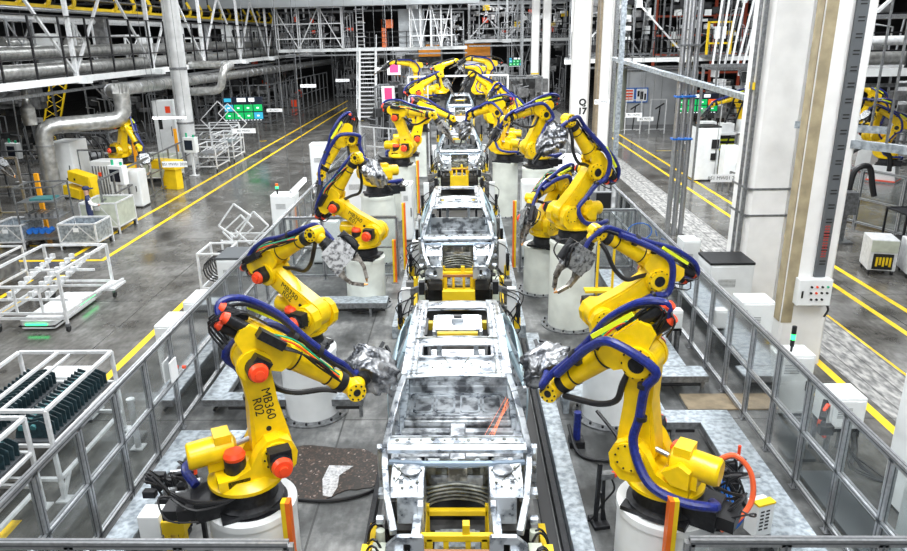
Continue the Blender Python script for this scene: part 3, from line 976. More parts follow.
robot(1.60, 25.6, 2.0, 2.6, -0.1, -0.30, (-0.3, 0.0, -0.9), True,
      'sixth yellow robot on the right, directly beside the third car', side=1, lod=1)
# far robots past the white portal frame
FAR = [(-2.2, 29.5, 1.7, 0.2, 0.3, -0.4, (0.5, 0, -0.8), 'sixth yellow robot on the left, small, left of the fourth station'),
       (-1.9, 33.5, 2.2, 0.0, -0.3, 0.5, (0.5, 0, -0.8), 'yellow robot behind the white portal frame at its left'),
       (-1.9, 38.5, 3.0, 3.1, 0.1, 0.12, (-0.8, 0, -0.5), 'high yellow robot far left with long arm stretched left'),
       (-1.3, 46.5, 2.6, 0.4, -0.3, 0.3, (0.5, 0, -0.8), 'farthest yellow robot left of the car line'),
       (2.0, 30.5, 1.7, 2.9, -0.5, 0.8, (-0.4, 0, -0.9), 'small yellow robot right of the fourth station with navy hoses'),
       (1.7, 35.0, 2.0, 3.4, 0.0, 0.6, (-0.5, 0, -0.8), 'yellow robot behind the white portal frame at its right'),
       (1.75, 40.0, 3.0, 3.0, -0.2, 0.2, (-0.8, 0, -0.4), 'high yellow robot in front of the right orange door'),
       (1.3, 48.0, 2.4, 2.9, -0.3, 0.1, (-0.5, 0, -0.8), 'farthest yellow robot right of the car line')]
for x, y, z, ya, b2, b3, tl, lb in FAR:
    robot(x, y, z, ya, b2, b3, tl, False, lb, side=1, lod=1 if y < 34 else 2)
for x, y, z, ya, b2, b3, tl, lb in FAR:
    side_ = 'left' if x < 0 else 'right'
    t = thing('robot_stand', 'dark steel stand carrying the ' + lb.split(' with ')[0].split(',')[0], 'stand', (x, y, 0), 0, 'steel stands of the far robots')
    MB().box(-0.35, 0.35, -0.35, 0.35, 0, 0.04).build('base_plate', GREY, t)
    MB().box(-0.26, 0.26, -0.26, 0.26, 0.04, z - 0.04).build('post', PED if y < 34 else MACHG, t)
    MB().box(-0.45, 0.45, -0.45, 0.45, z - 0.04, z).build('top_plate', DARK, t)
# robots of the neighbouring lines
SIDE = [(-15.0, 30.6, 1.30, -0.6, 0.35, -0.9, (0.3, -0.2, -0.9), 'yellow robot on a yellow stand in the left neighbouring cell'),
        (-18.2, 25.3, 1.0, -0.5, 0.1, -0.2, (0.7, 0, -0.7), 'yellow robot cut by the left edge of the picture'),
        (18.4, 31.0, 0.7, 2.4, -0.5, 0.5, (-0.6, -0.1, -0.8), 'yellow robot on a low white base at the right edge'),
        (22.6, 40.5, 1.0, 2.8, -0.3, 0.5, (-0.6, 0, -0.8), 'yellow robot behind the right cable tray column, smaller of the pair there'),
        (14.9, 37.5, 1.2, 3.0, 0.3, -0.3, (-0.6, 0, -0.8), 'yellow robot behind the grey cabinets on the right'),
        (19.2, 33.5, 1.0, 3.4, -0.2, 0.2, (-0.6, 0, -0.8), 'yellow robot far right behind the grey fence posts')]
for x, y, z, ya, b2, b3, tl, lb in SIDE:
    robot(x, y, z, ya, b2, b3, tl, False, lb, side=1, lod=1)
    t = thing('robot_stand', 'stand under the ' + lb, 'stand', (x, y, 0), ya)
    MB().box(-0.60, 0.60, -0.60, 0.60, 0, 0.05).build('base_plate', GREY, t)
    MB().prism([(-0.55, 0.05), (0.55, 0.05), (0.45, z), (-0.45, z)], -0.42, 0.42, lambda a, b, c: (a, c, b)).build('body', YEL2 if x < 0 else WHITE, t, bevel=0.02)
    if x > 0:
        MB().box(-0.56, 0.56, -0.56, 0.56, 0.05, 0.10).build('red_edge', RED, t)

# ================================================================== CAR BODIES
def rrect(cx, cy, hx, hy, r, n=4):
    out = []
    for sx, sy, a0 in ((1, 1, 0), (-1, 1, 90), (-1, -1, 180), (1, -1, 270)):
        for i in range(n + 1):
            a = math.radians(a0 + 90 * i / n)
            out.append((cx + sx * (hx - r) + r * math.cos(a), cy + sy * (hy - r) + r * math.sin(a)))
    return out

def halfw(z):
    if z <= 1.78: return 0.885
    return 0.885 - (z - 1.78) / 0.55 * 0.265

def car(x, y, label, doors=True):
    T = thing('car_body', label, 'car body', (x, y, 0), 0, 'bare steel car bodies on the line')
    xy = lambda a, b, t: (a, b, t)
    # floor and tunnel
    m = MB().box(-0.80, 0.80, 1.55, 5.0, 0.98, 1.01)
    m.prism([(-0.14, 1.0), (-0.10, 1.14), (0.10, 1.14), (0.14, 1.0)], 1.35, 3.3, lambda a, b, t: (a, t, b))
    for yy in (2.05, 2.65):
        m.box(-0.78, 0.78, yy, yy + 0.12, 1.01, 1.09)
    for s in (-1, 1):
        for k in range(3):
            m.box(s * 0.45 - 0.16, s * 0.45 + 0.16, 1.72 + k * 0.32, 1.78 + k * 0.32, 1.01, 1.03)
    m.build('floor_pan', CARF, T, bevel=0.008)
    # raised rear seat pan with pressed recesses
    m = MB().box(-0.74, 0.74, 2.85, 3.62, 1.01, 1.20).box(-0.74, 0.74, 3.62, 4.9, 1.01, 1.30)
    m.box(-0.76, 0.76, 2.80, 2.86, 1.01, 1.17)
    sp = m.build('seat_pan', CARF, T, bevel=0.015)
    m = MB()
    for cx in (-0.50, -0.18, 0.18, 0.50):
        m.ring(rrect(cx, 3.23, 0.145, 0.25, 0.06), rrect(cx, 3.23, 0.115, 0.22, 0.05), 1.20, 1.222, xy)
    m.ring(rrect(0, 3.23, 0.70, 0.32, 0.06), rrect(0, 3.23, 0.68, 0.30, 0.05), 1.20, 1.215, xy)
    for cx in (-0.35, 0.35):
        m.ring(rrect(cx, 4.15, 0.26, 0.36, 0.08), rrect(cx, 4.15, 0.22, 0.32, 0.06), 1.30, 1.325, xy)
    m.build('pressed_ribs', CARM, sp)
    # parcel bulkhead behind the seat
    m = MB().box(-0.70, 0.70, 3.66, 3.72, 1.30, 1.62)
    m.ring(rrect(0, 1.46, 0.74, 0.2, 0.05), rrect(0, 1.46, 0.5, 0.10, 0.05), 3.63, 3.66, lambda a, b, t: (a, t, b))
    m.build('seat_bulkhead', CARF, T)
    # firewall and cowl
    m = MB().prism([(1.50, 1.01), (1.34, 1.16), (1.22, 1.30), (1.16, 1.62), (1.19, 1.62), (1.26, 1.30), (1.38, 1.18), (1.53, 1.04)], -0.78, 0.78, lambda a, b, t: (t, a, b))
    for k in range(9):
        cx = -0.6 + k * 0.15
        m.box(cx - 0.03, cx + 0.03, 1.13, 1.17, 1.32, 1.55)
    m.cyl((-0.30, 1.17, 1.50), (-0.30, 1.12, 1.50), 0.06, n=14).cyl((0.40, 1.17, 1.46), (0.40, 1.10, 1.46), 0.08, n=14).cyl((0.12, 1.17, 1.52), (0.12, 1.12, 1.52), 0.05, n=14)
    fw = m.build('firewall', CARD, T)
    m = MB()
    for cx, cz in ((-0.44, 1.66), (-0.02, 1.66), (0.24, 1.66), (0.56, 1.66)):
        m.cyl((cx, 1.085, cz), (cx, 1.075, cz), 0.035, n=14)
    m.box(-0.33, -0.20, 1.075, 1.085, 1.63, 1.69)
    m.build('white_grommet', WHITE, fw)
    m = MB().prism([(1.17, 1.70), (1.17, 1.75), (1.22, 1.80), (1.40, 1.81), (1.40, 1.76), (1.22, 1.73)], -0.82, 0.82, lambda a, b, t: (t, a, b))
    cw = m.build('cowl', CARM, T, bevel=0.01)
    m = MB().tube([(-0.78, 1.08, 1.64), (-0.4, 1.02, 1.66), (0.4, 1.02, 1.66), (0.78, 1.08, 1.64)], 0.04, 8)
    m.build('cross_tube', mat_cartube, cw)
    m = MB()
    for k in range(11): m.cyl((-0.7 + k * .14, 1.29 + .02 * (k % 2), 1.80), (-0.7 + k * .14, 1.29 + .02 * (k % 2), 1.812), 0.016 + .008 * (k % 3 == 0), n=10)
    m.box(-0.78, 0.78, 1.215, 1.225, 1.79, 1.806).box(-0.78, 0.78, 1.35, 1.36, 1.80, 1.814)
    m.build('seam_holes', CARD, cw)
    m = MB().box(-0.72, 0.72, 1.44, 1.50, 1.60, 1.70)
    for k in range(12): m.box(-0.66 + k * 0.115, -0.62 + k * 0.115, 1.40, 1.44, 1.62, 1.70)
    m.build('dash_beam', CARF, T)
    # ribbed bulkhead stampings between the rails
    m = MB()
    for k in range(5):
        z = 1.05 + k * 0.065
        m.tube(spline([(-0.36, 1.02, z + 0.02), (-0.26, 1.08 - 0.02 * k, z + 0.06), (0, 1.11 - 0.02 * k, z + 0.08), (0.26, 1.08 - 0.02 * k, z + 0.06), (0.36, 1.02, z + 0.02)], 4), 0.018, 6)
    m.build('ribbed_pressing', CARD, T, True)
    m = MB().box(-0.30, 0.30, 1.06, 1.12, 1.34, 1.44).box(-0.1, 0.12, 1.04, 1.08, 1.36, 1.58).box(-0.6, -0.36, 1.10, 1.16, 1.44, 1.5).box(0.36, 0.6, 1.10, 1.16, 1.44, 1.5)
    m.build('bulkhead_brackets', CARF, T)
    # A pillars, roof
    for s in (-1, 1):
        m = MB()
        pts = [(s * 0.84, 1.22, 1.74), (s * 0.775, 1.50, 1.98), (s * 0.70, 1.74, 2.20), (s * 0.635, 1.95, 2.325)]
        for a, b in zip(pts[:-1], pts[1:]): m.bar(a, b, 0.075, 0.055)
        pts = [(s * 0.635, 1.93, 2.325), (s * 0.625, 2.6, 2.37), (s * 0.615, 3.4, 2.375), (s * 0.60, 4.1, 2.34), (s * 0.58, 4.55, 2.27)]
        for a, b in zip(pts[:-1], pts[1:]): m.bar(a, b, 0.10, 0.07)
        # rear pillar down to the tail
        pts = [(s * 0.60, 4.50, 2.27), (s * 0.70, 4.88, 2.0), (s * 0.80, 5.05, 1.75), (s * 0.84, 5.15, 1.3), (s * 0.84, 5.15, 1.0)]
        for a, b in zip(pts[:-1], pts[1:]): m.bar(a, b, 0.11, 0.08)
        # middle and quarter pillars
        for yy in (2.62, 3.75):
            m.bar((s * 0.625, yy, 2.35), (s * 0.875, yy + 0.06, 1.75), 0.09, 0.05).bar((s * 0.875, yy + 0.06, 1.77), (s * 0.88, yy + 0.10, 1.0), 0.14, 0.07)
        m.bar((s * 0.86, 1.25, 1.76), (s * 0.88, 1.45, 1.0), 0.16, 0.07)
        m.box(s * 0.82 - 0.06, s * 0.82 + 0.07, 1.35, 5.1, 0.90, 1.06)
        m.build('side_frame', CARM, T, bevel=0.008)
        # rear quarter and door skin, bulging outwards
        m = MB()
        def fq(u, v, s=s):
            z = 0.95 + 0.85 * v
            yy = 2.75 + 2.45 * u
            bul = 0.17 * math.sin(math.pi * (0.1 + 0.8 * v)) * math.sin(math.pi * (0.08 + 0.84 * u)) ** 0.5
            return (s * (0.885 - 0.02 * v + bul - 0.09 * max(0, u - 0.75) * 4 * 0.5), yy, z)
        m.grid(fq, 16, 8)
        m.build('rear_door' if s < 0 else 'rear_door', CARB, T, True, solid=0.025)
        m = MB()
        pts = [(s * 0.90, 2.80, 1.80), (s * 0.74, 2.95, 2.16), (s * 0.67, 3.2, 2.31), (s * 0.66, 3.9, 2.30), (s * 0.72, 4.4, 2.14), (s * 0.86, 4.85, 1.80)]
        for a, b in zip(pts[:-1], pts[1:]): m.bar(a, b, 0.05, 0.06)
        m.build('window_frame', CARB, T, bevel=0.006)
        # strut tower, aprons, rails
        m = MB()
        m.prism([(0.55, 1.05), (0.55, 1.42), (0.68, 1.60), (1.00, 1.66), (1.18, 1.66), (1.18, 1.05)], s * 0.36, s * 0.44, lambda a, b, t: (t, a, b))
        m.prism([(0.60, 1.50), (0.70, 1.60), (1.02, 1.66), (1.18, 1.66), (1.18, 1.60), (0.70, 1.53)], s * 0.36, s * 0.74, lambda a, b, t: (t, a, b))
        m.prism([(0.55, 1.20), (0.60, 1.52), (0.66, 1.52), (0.66, 1.20)], s * 0.36, s * 0.66, lambda a, b, t: (t, a, b))
        st = m.build('strut_tower', CARM, T, bevel=0.012)
        m = MB().lathe([(0.115, 0), (0.115, 0.02), (0.07, 0.03)], c=(s * 0.52, 0.92, 1.645), n=20)
        m.lathe([(0.03, 0), (0.03, 0.03)], c=(s * 0.62, 1.08, 1.66), n=10).lathe([(0.03, 0), (0.03, 0.03)], c=(s * 0.62, 0.76, 1.63), n=10)
        m.build('strut_mount', CARF, st, True)
        m = MB()
        for (a_, b_, r_) in ((.44, .74, .02), (.66, .95, .022), (.42, 1.1, .018), (.60, .66, .016), (.70, .80, .014), (.50, .68, .013), (.40, .92, .014)):
            z_ = 1.668 if b_ > 1.0 else 1.60 + (b_ - .70) * .2 + .012
            m.cyl((s * a_, b_, z_ - .01), (s * a_, b_, z_ + .006), r_, n=10)
        m.bar((s * .40, .66, 1.578), (s * .72, 1.0, 1.668), .012, .012).bar((s * .72, .68, 1.582), (s * .62, .86, 1.645), .012, .012)
        m.bar((s * .36, .60, 1.30), (s * .64, .60, 1.40), .02, .02)
        m.build('seam_holes', CARD, st)
        m = MB()
        pts = [(s * 0.86, 1.35, 1.66), (s * 0.82, 0.95, 1.60), (s * 0.76, 0.55, 1.50), (s * 0.66, 0.16, 1.40)]
        for a, b in zip(pts[:-1], pts[1:]): m.bar(a, b, 0.075, 0.09)
        m.bar((s * 0.42, 1.05, 1.24), (s * 0.44, 0.10, 1.26), 0.10, 0.13)
        m.build('front_rail', CARM, T, bevel=0.01)
        m = MB().ring([(s * 0.34, 1.12), (s * 0.74, 1.12), (s * 0.74, 1.30), (s * 0.62, 1.42), (s * 0.36, 1.42), (s * 0.34, 1.40)],
                      [(s * 0.47, 1.20), (s * 0.55, 1.20), (s * 0.55, 1.30), (s * 0.55, 1.33), (s * 0.47, 1.33), (s * 0.47, 1.30)], 0.06, 0.12, lambda a, b, t: (a, t, b))
        m.box(s * 0.60 - 0.05, s * 0.60 + 0.05, -0.02, 0.06, 1.2, 1.26)
        m.build('crash_plate', CARM, T, bevel=0.006)
        m = MB().box(s * 0.83 - 0.05, s * 0.83 + 0.07, 0.70, 0.84, 1.42, 1.48).box(s * 0.84 - 0.04, s * 0.84 + 0.08, 1.1, 1.2, 1.52, 1.58)
        m.cyl((s * 0.80, 0.5, 1.3), (s * 0.88, 0.5, 1.3), 0.05, n=10)
        m.build('bracket', CARM, T)
    # roof members
    def rz(yy):
        return 2.33 + 0.05 * math.sin(math.pi * (yy - 1.8) / 2.8)
    def slab(y0, y1, hx, name, dz=0.0):
        m = MB()
        def f(u, v):
            xx = -hx + 2 * hx * u
            yy = y0 + (y1 - y0) * v
            return (xx, yy, rz(yy) + 0.03 * (1 - (xx / 0.62) ** 2) + dz)
        m.grid(f, 14, 4)
        return m.build(name, CARM, T, True, solid=0.02)
    slab(1.85, 2.33, 0.62, 'roof_header')
    slab(2.68, 2.96, 0.62, 'roof_bow')
    slab(4.06, 4.48, 0.60, 'roof_rear_header', -0.02)
    for s in (-1, 1):
        m = MB()
        m.grid(lambda u, v, s=s: (s * (0.45 + 0.17 * u), 1.9 + 2.6 * v, rz(1.9 + 2.6 * v) + 0.012), 2, 12)
        m.build('roof_side_panel', CARM, T, True, solid=0.02)
    m = MB()
    m.ring(rrect(0, 2.505, 0.48, 0.20, 0.05), rrect(0, 2.505, 0.455, 0.175, 0.04), 2.385, 2.41, xy)
    m.ring(rrect(0, 3.51, 0.48, 0.565, 0.06), rrect(0, 3.51, 0.455, 0.545, 0.05), 2.375, 2.40, xy)
    for k in range(9):
        m.box(-0.14 + k * 0.034, -0.125 + k * 0.034, 4.20, 4.32, 2.36, 2.378)
    m.build('roof_seam', CARF, T)
    m = MB()
    for s in (-1, 1):
        for k in range(14):
            yy = 2.0 + k * .18
            m.cyl((s * .55, yy, rz(yy) + .018), (s * .55, yy, rz(yy) + .03), .011, n=8)
        for k in range(5):
            m.cyl((s * (.08 + k * .11), 2.05 + .1 * (k % 2), rz(2.1) + .035), (s * (.08 + k * .11), 2.05 + .1 * (k % 2), rz(2.1) + .046), .012, n=8)
        m.bar((s * .10, 2.15, rz(2.15) + .045), (s * .18, 2.35, rz(2.3) + .045), .01, .01).bar((s * .5, 1.98, rz(2) + .03), (s * .5, 2.38, rz(2.3) + .03), .01, .01)
    m.bar((-.58, 1.93, rz(1.93) + .02), (.58, 1.93, rz(1.93) + .02), .012, .02).bar((-.55, 2.90, rz(2.9) + .03), (.55, 2.90, rz(2.9) + .03), .012, .02)
    m.build('seam_holes', CARD, T)
    m = MB().tube([(-0.80, 5.10, 1.15), (0.80, 5.10, 1.15)], 0.07, 8)
    m.build('tail_crossmember', CARM, T)
    m = MB().box(-0.36, 0.36, 4.40, 5.02, 1.86, 1.90).box(-0.40, -0.34, 4.36, 5.05, 1.80, 1.88).box(0.34, 0.40, 4.36, 5.05, 1.80, 1.88).box(-0.1, 0.1, 4.7, 4.82, 1.90, 1.96)
    for s in (-1, 1): m.box(s * .30 - .04, s * .30 + .04, 4.5, 4.6, 1.30, 1.86)
    cl = m.build('inner_plate', CARM, T, bevel=.01)
    MB().box(-0.32, 0.32, 4.27, 4.36, 1.80, 1.88).box(-.47, -.40, 4.6, 4.72, 1.8, 1.92).box(.40, .47, 4.6, 4.72, 1.8, 1.92).build('yellow_locator', YEL2, cl)
    MB().box(-.62, -.45, 3.8, 4.9, 1.31, 1.46).box(.45, .62, 3.8, 4.9, 1.31, 1.46).box(-.07, .07, 4.72, 4.80, 1.96, 1.99).box(-.54, -.48, 4.3, 5.0, 1.5, 1.85).box(.48, .54, 4.3, 5.0, 1.5, 1.85).build('dark_fixture', DARK, cl)
    return T

mat_cartube = mat('blue_grey_steel', (0.30, 0.38, 0.48), 0.35, 0.6)
car(-0.085, 5.95, 'nearest bare steel car body, seen whole from above with open windscreen')
car(-0.10, 15.0, 'second bare steel car body, between the two clear white drums')
car(-0.06, 28.6, 'third bare steel car body, small, below the white portal frame')
car(-0.04, 49.5, 'farthest bare steel car body, tiny at the head of the line')

# yellow frames that carry each body
def jig(y, label, solid=False):
    T = thing('carrier_frame', label, 'carrier frame', (-0.085, y, 0), 0)
    m = MB()
    for s in (-1, 1):
        m.box(s * 0.36 - 0.035, s * 0.36 + 0.035, 0.95, 1.02, 0.30, 1.14)
        m.box(s * 0.30 - 0.035, s * 0.30 + 0.035, 0.38, 0.45, 0.30, 1.14)
        m.box(s * 0.12 - 0.03, s * 0.12 + 0.03, 0.38, 0.44, 0.30, 1.12)
        m.box(s * 0.38 - 0.03, s * 0.38 + 0.03, 0.40, 1.0, 0.98, 1.05)
    m.box(-0.40, 0.40, 0.95, 1.02, 1.00, 1.07).box(-0.44, 0.44, 0.38, 0.45, 1.10, 1.18)
    m.box(0.06, 0.14, 0.40, 0.50, 1.18, 1.30).box(-0.36, 0.36, 0.38, 0.45, 0.72, 0.78)
    m.box(-0.40, 0.40, 0.40, 1.0, 0.28, 0.34)
    if solid:
        m.box(-0.36, 0.36, -0.35, 0.30, 0.55, 0.80)
        m.box(-0.36, 0.36, -0.42, -0.35, 0.55, 1.0)
    m.build('yellow_frame', YEL2, T, bevel=0.006)
    MB().box(-0.26, 0.26, 0.5, 0.9, 0.80, 0.84).box(-0.2, 0.2, 0.55, 0.85, 0.84, 0.90).build('shiny_tray', GALV, T)
    MB().box(-0.45, 0.45, 0.10, 0.15, 1.15, 1.20).build('brown_crossbar', BROWNM, T)
    m = MB()
    for s in (-1, 1):
        m.box(s * 0.92 - 0.05, s * 0.92 + 0.05, -0.4, 5.0, 0.45, 0.60)
        for yy in (0.0, 2.0, 4.4): m.box(s * 0.88 - 0.05, s * 0.88 + 0.03, yy, yy + 0.1, 0.10, 0.45)
    m.box(-0.9, 0.9, 1.2, 1.4, 0.45, 0.6).box(-0.9, 0.9, 3.2, 3.4, 0.45, 0.6).box(-0.9, 0.9, 4.7, 4.9, 0.45, 0.6)
    m.build('skid', MACHG, T)
    m = MB()
    for s in (-1, 1):
        for yy in (0.25, 0.9, 2.2, 3.6, 4.8):
            m.box(s * 0.78 - 0.06, s * 0.78 + 0.06, yy - 0.08, yy + 0.08, 0.6, 0.92)
    m.build('support_block', DARK, T)
    for s in (-1, 1):
        m = MB().prism([(-0.3, 0.25), (0.75, 0.25), (0.95, 0.9), (0.15, 0.9)], s * 0.98 - 0.04, s * 0.98 + 0.04, lambda a, b, t: (t, a, b))
        m.box(s * 0.98 - 0.05, s * 0.98 + 0.05, 0.2, 0.35, 0.9, 1.1)
        m.build('side_support', YEL2, T)
        m = MB().box(s * 0.84 - 0.07, s * 0.84 + 0.07, -0.1, 0.35, 0.5, 1.12).cyl((s * 0.84, 0.45, 0.7), (s * 0.84, 0.45, 1.2), 0.05, n=10)
        m.build('valve_block', PALEG, T)
        m = MB(); rr = random.Random(int(y * 7 + s))
        for k in range(5):
            a = rr.uniform(0, 0.6)
            m.tube(spline([(s * 0.70, 0.0 + a, 0.7), (s * 0.86, a, 1.2), (s * 1.0, a + 0.1, 1.0), (s * 1.02, a + .1, 0.5)], 4), 0.014, 5)
        m.build('air_hoses', BLACK, T, True)
    # locating pins and clamps seen through the body
    m = MB()
    for s in (-1, 1):
        for yy in (1.7, 2.6, 3.9, 4.6):
            m.box(s * 0.6 - 0.04, s * 0.6 + 0.04, yy - 0.04, yy + 0.04, 0.6, 0.97)
    m.build('locating_pin', GREY, T)
    return T

jig(5.95, 'yellow frame under the nose of the nearest car body')
jig(15.0, 'yellow frame and box under the nose of the second car body', True)
jig(28.6, 'yellow frame under the nose of the third car body', True)
jig(49.5, 'yellow frame under the farthest car body')

# bed of the line: beams, trough, cross slabs
def bed(x0, x1, y0, y1, z, m_, label, cat='beam', name='bed_beam'):
    o = MB().box(x0, x1, y0, y1, 0.0, z).build(name, m_, bevel=0.01)
    return tag(o, label, cat)

bed(1.34, 1.60, 4.6, 13.9, 0.30, GALV, 'galvanised steel beam running along the right side of the nearest car')
bed(1.04, 1.22, 4.6, 13.9, 0.04, BLACK, 'dark cable trough between the nearest car and the galvanised beam', 'trough', 'cable_trough')
bed(1.24, 1.33, 4.6, 13.9, 0.16, DARK, 'low dark rail beside the galvanised beam', 'rail', 'floor_rail')
bed(-1.30, -1.22, 4.6, 13.9, 0.16, DARK, 'low dark rail along the left side of the cars', 'rail', 'floor_rail')
bed(-0.95, 0.85, 4.6, 13.9, 0.10, MACH, 'dark conveyor bed under the nearest car', 'conveyor', 'conveyor_bed')
bed(-0.95, 0.85, 14.2, 26.0, 0.10, MACH, 'dark conveyor bed under the second car', 'conveyor', 'conveyor_bed')
bed(-0.95, 0.85, 26.4, 60.0, 0.10, MACH, 'dark conveyor bed under the third and farther cars', 'conveyor', 'conveyor_bed')
bed(1.24, 1.38, 14.3, 24.5, 0.30, GALV, 'galvanised beam right of the second car')
bed(-1.56, -1.42, 14.3, 24.5, 0.30, GALV, 'galvanised beam left of the second car')

# clamp towers beside the second and third bodies
def clamp_tower(x, y, h, label, s, bright=False):
    T = thing('clamp_tower', label, 'clamp tower', (x, y, 0), 0, 'clamp towers beside the cars')
    MB().box(-0.18, 0.18, -0.18, 0.18, 0, 0.04).box(-0.09, 0.09, -0.08, 0.08, 0.04, h).build('post', WHITE if bright else MACHG, T)
    m = MB().bar((0, 0, h - 0.1), (s * 0.45, 0, h + 0.05), 0.09, 0.12).bar((0, 0.1, h * 0.6), (s * 0.35, 0.1, h * 0.62), 0.08, 0.1)
    m.build('arm', GREY, T)
    m = MB().box(s * 0.34 - 0.06, s * 0.34 + 0.06, -0.08, 0.08, h - 0.12, h + 0.16).box(s * 0.28 - 0.05, s * 0.28 + 0.05, 0.02, 0.16, h * 0.55, h * 0.72)
    m.cyl((-s * 0.14, -0.12, h * 0.4), (-s * 0.14, -0.12, h * 0.75), 0.05, n=10)
    m.build('pneumatic_clamp', DARK, T)
    m = MB(); rr = random.Random(int(x * 91 + y * 17))
    for k in range(7):
        a, b, c = rr.uniform(-.2, .2), rr.uniform(-.2, .2), rr.uniform(0.2, h)
        m.tube(spline([(a, -0.12, 0.1), (b * 1.3, -0.24, c * 0.5), (a * 1.4, -0.2, c), (s * 0.2, -0.08, min(h, c + 0.2))], 4), 0.013, 5)
    m.build('air_hoses', BLACK, T, True)
    m = MB().box(-s * 0.12 - 0.07, -s * 0.12 + 0.07, -0.16, -0.08, h * 0.3, h * 0.5)
    m.build('valve_box', YEL2, T)
    return T

k = 0
ordn = ['nearest', 'second', 'third', 'fourth', 'fifth', 'sixth', 'seventh', 'eighth']
for s, sd in ((-1, 'left'), (1, 'right')):
    for i, (yy, hh) in enumerate(((14.1, 1.25), (15.3, 1.0), (17.6, 1.3), (20.4, 1.2), (23.8, 1.6), (27.0, 1.3), (32.0, 1.7), (41.0, 2.0))):
        clamp_tower(s * 1.12 - 0.08, yy, hh, '%s clamp tower %s of the car line, counted from the viewer' % (ordn[i], sd), -s, i % 2 == 0)
for i, (px, yy, lb) in enumerate(((-0.06, 44.5, 'white-topped transfer table between the third and farthest cars, farther one'), (-0.06, 38.6, 'white-topped transfer table between the third and farthest cars, nearer one'))):
    T = thing('transfer_table', lb, 'table', (px, yy, 0))
    MB().box(-0.38, 0.38, -1.0, 1.6, 1.40, 1.50).build('table_top', WHITE, T)
    m = MB()
    for sx in (-0.33, 0.33):
        for sy in (-0.9, 1.5): m.box(sx - .04, sx + .04, sy - .04, sy + .04, 0.1, 1.40)
    m.build('leg_posts', GREY, T)
    MB().box(-0.25, 0.25, -1.04, -1.0, 1.0, 1.35).build('end_plate', PALEG, T)
    for s in (-1, 1):
        MB().box(s * 0.5 - 0.03, s * 0.5 + 0.03, -1, 1.5, 1.55, 1.62).build('side_rail', YEL2, T)

# sparks of the weld seen through the windscreen: thin glowing streaks
m = MB(); rr = random.Random(5)
for k in range(6):
    a, b = rr.uniform(0, .1), rr.uniform(-.1, .1)
    m.tube([(0.60 + a * .5, 8.95 + b, 1.45 - a), (0.22 + a + b, 8.25 + b, 1.13)], 0.0016, 4)
sparks = m.build('weld_sparks', mat('spark_glow', (1, 0.3, 0.1), 0.5, emit=(1.0, 0.22, 0.06), estr=2.5))
tag(sparks, 'thin orange weld sparks flying inside the nearest car body', 'sparks', kind='stuff')

# ------------------------------------------------------------------ walkways around the robots
def walkway(label, polys, legs, z=0.35):
    T = thing('walkway', label, 'walkway')
    m = MB()
    for (x0, x1, y0, y1) in polys: m.box(x0, x1, y0, y1, z - 0.03, z)
    m.build('deck_plate', GALV, T)
    m = MB()
    for (x0, x1, y0, y1) in polys:
        m.box(x0, x1, y0 - 0.012, y0, z - 0.12, z + 0.004)
        m.box(x0, x0 + 0.015, y0, y1, z - 0.12, z - 0.03).box(x1 - 0.015, x1, y0, y1, z - 0.12, z - 0.03)
    m.build('edge_angle', GREY, T)
    for (x, y) in legs:
        MB().box(x - 0.03, x + 0.03, y - 0.03, y + 0.03, 0, z - 0.03).build('leg', GREY, T)
    m = MB()
    for (x0, x1, y0, y1) in polys:
        cx, cy = (x0 + x1) / 2, (y0 + y1) / 2
        if x1 - x0 > y1 - y0:
            m.tube([(x0 + .05, y0 + 0.10, 0.14), (x1 - .05, y0 + 0.10, 0.14)], 0.03, 6)
            m.tube([(x0 + .05, y0 + 0.18, 0.22), (x1 - .05, y0 + 0.18, 0.22)], 0.02, 6)
        else:
            m.tube([(cx, y0 + .05, 0.12), (cx, y1 - .05, 0.12)], 0.03, 6)
    m.build('cable_run', BLACK, T)
    return T

walkway('galvanised walkway around the nearest left robot', [(-4.57, -4.22, 4.6, 9.9), (-4.22, -3.22, 9.57, 9.9), (-3.52, -3.22, 9.9, 10.9)],
        [(-4.26, 6), (-4.26, 7.5), (-4.26, 9.0), (-3.9, 9.62), (-3.28, 9.62)])
walkway('galvanised walkway around the second left robot', [(-4.60, -4.22, 10.9, 16.1), (-4.22, -1.75, 10.9, 11.2), (-4.22, -1.80, 15.6, 16.1)],
        [(-4.26, 12), (-4.26, 14), (-3.6, 10.94), (-2.6, 10.94), (-1.8, 10.94), (-3.2, 15.64), (-2.2, 15.64)])
walkway('galvanised walkway around the nearest right robot', [(3.81, 4.37, 4.6, 10.5), (2.86, 3.81, 10.1, 10.5), (2.86, 3.35, 10.5, 11.65)],
        [(3.85, 6), (3.85, 7.5), (3.85, 9.0), (3.4, 10.15), (2.9, 10.15)])
walkway('galvanised walkway around the second right robot', [(3.62, 4.48, 11.72, 12.15), (3.62, 4.2, 12.15, 18.0), (1.7, 3.62, 11.3 + .62, 12.15)],
        [(3.66, 13.5), (3.66, 15.5), (4.4, 11.78), (3.0, 11.96), (2.0, 11.96)])
o = MB().box(3.95, 5.0, 11.1, 11.66, 0.004, 0.03).build('floor_board', WOOD)
tag(o, 'brown board lying on the floor beside the right fence', 'board')
o = MB().box(-5.5, -4.95, 13.3, 14.0, 0.004, 0.03).build('floor_plate', mat('rust_plate', (0.20, 0.10, 0.06), 0.6, 0, 0.4, 5))
tag(o, 'rust brown plate on the aisle floor beside the left fence', 'plate')
o = MB().box(1.7, 2.9, 11.0, 11.5, 0.25, 0.32).box(1.75, 1.85, 11.0, 11.5, 0, 0.25).box(2.75, 2.85, 11.0, 11.5, 0, 0.25).build('step_bench', GALV)
tag(o, 'low galvanised bench behind the silver-wrapped tool on the right', 'bench')

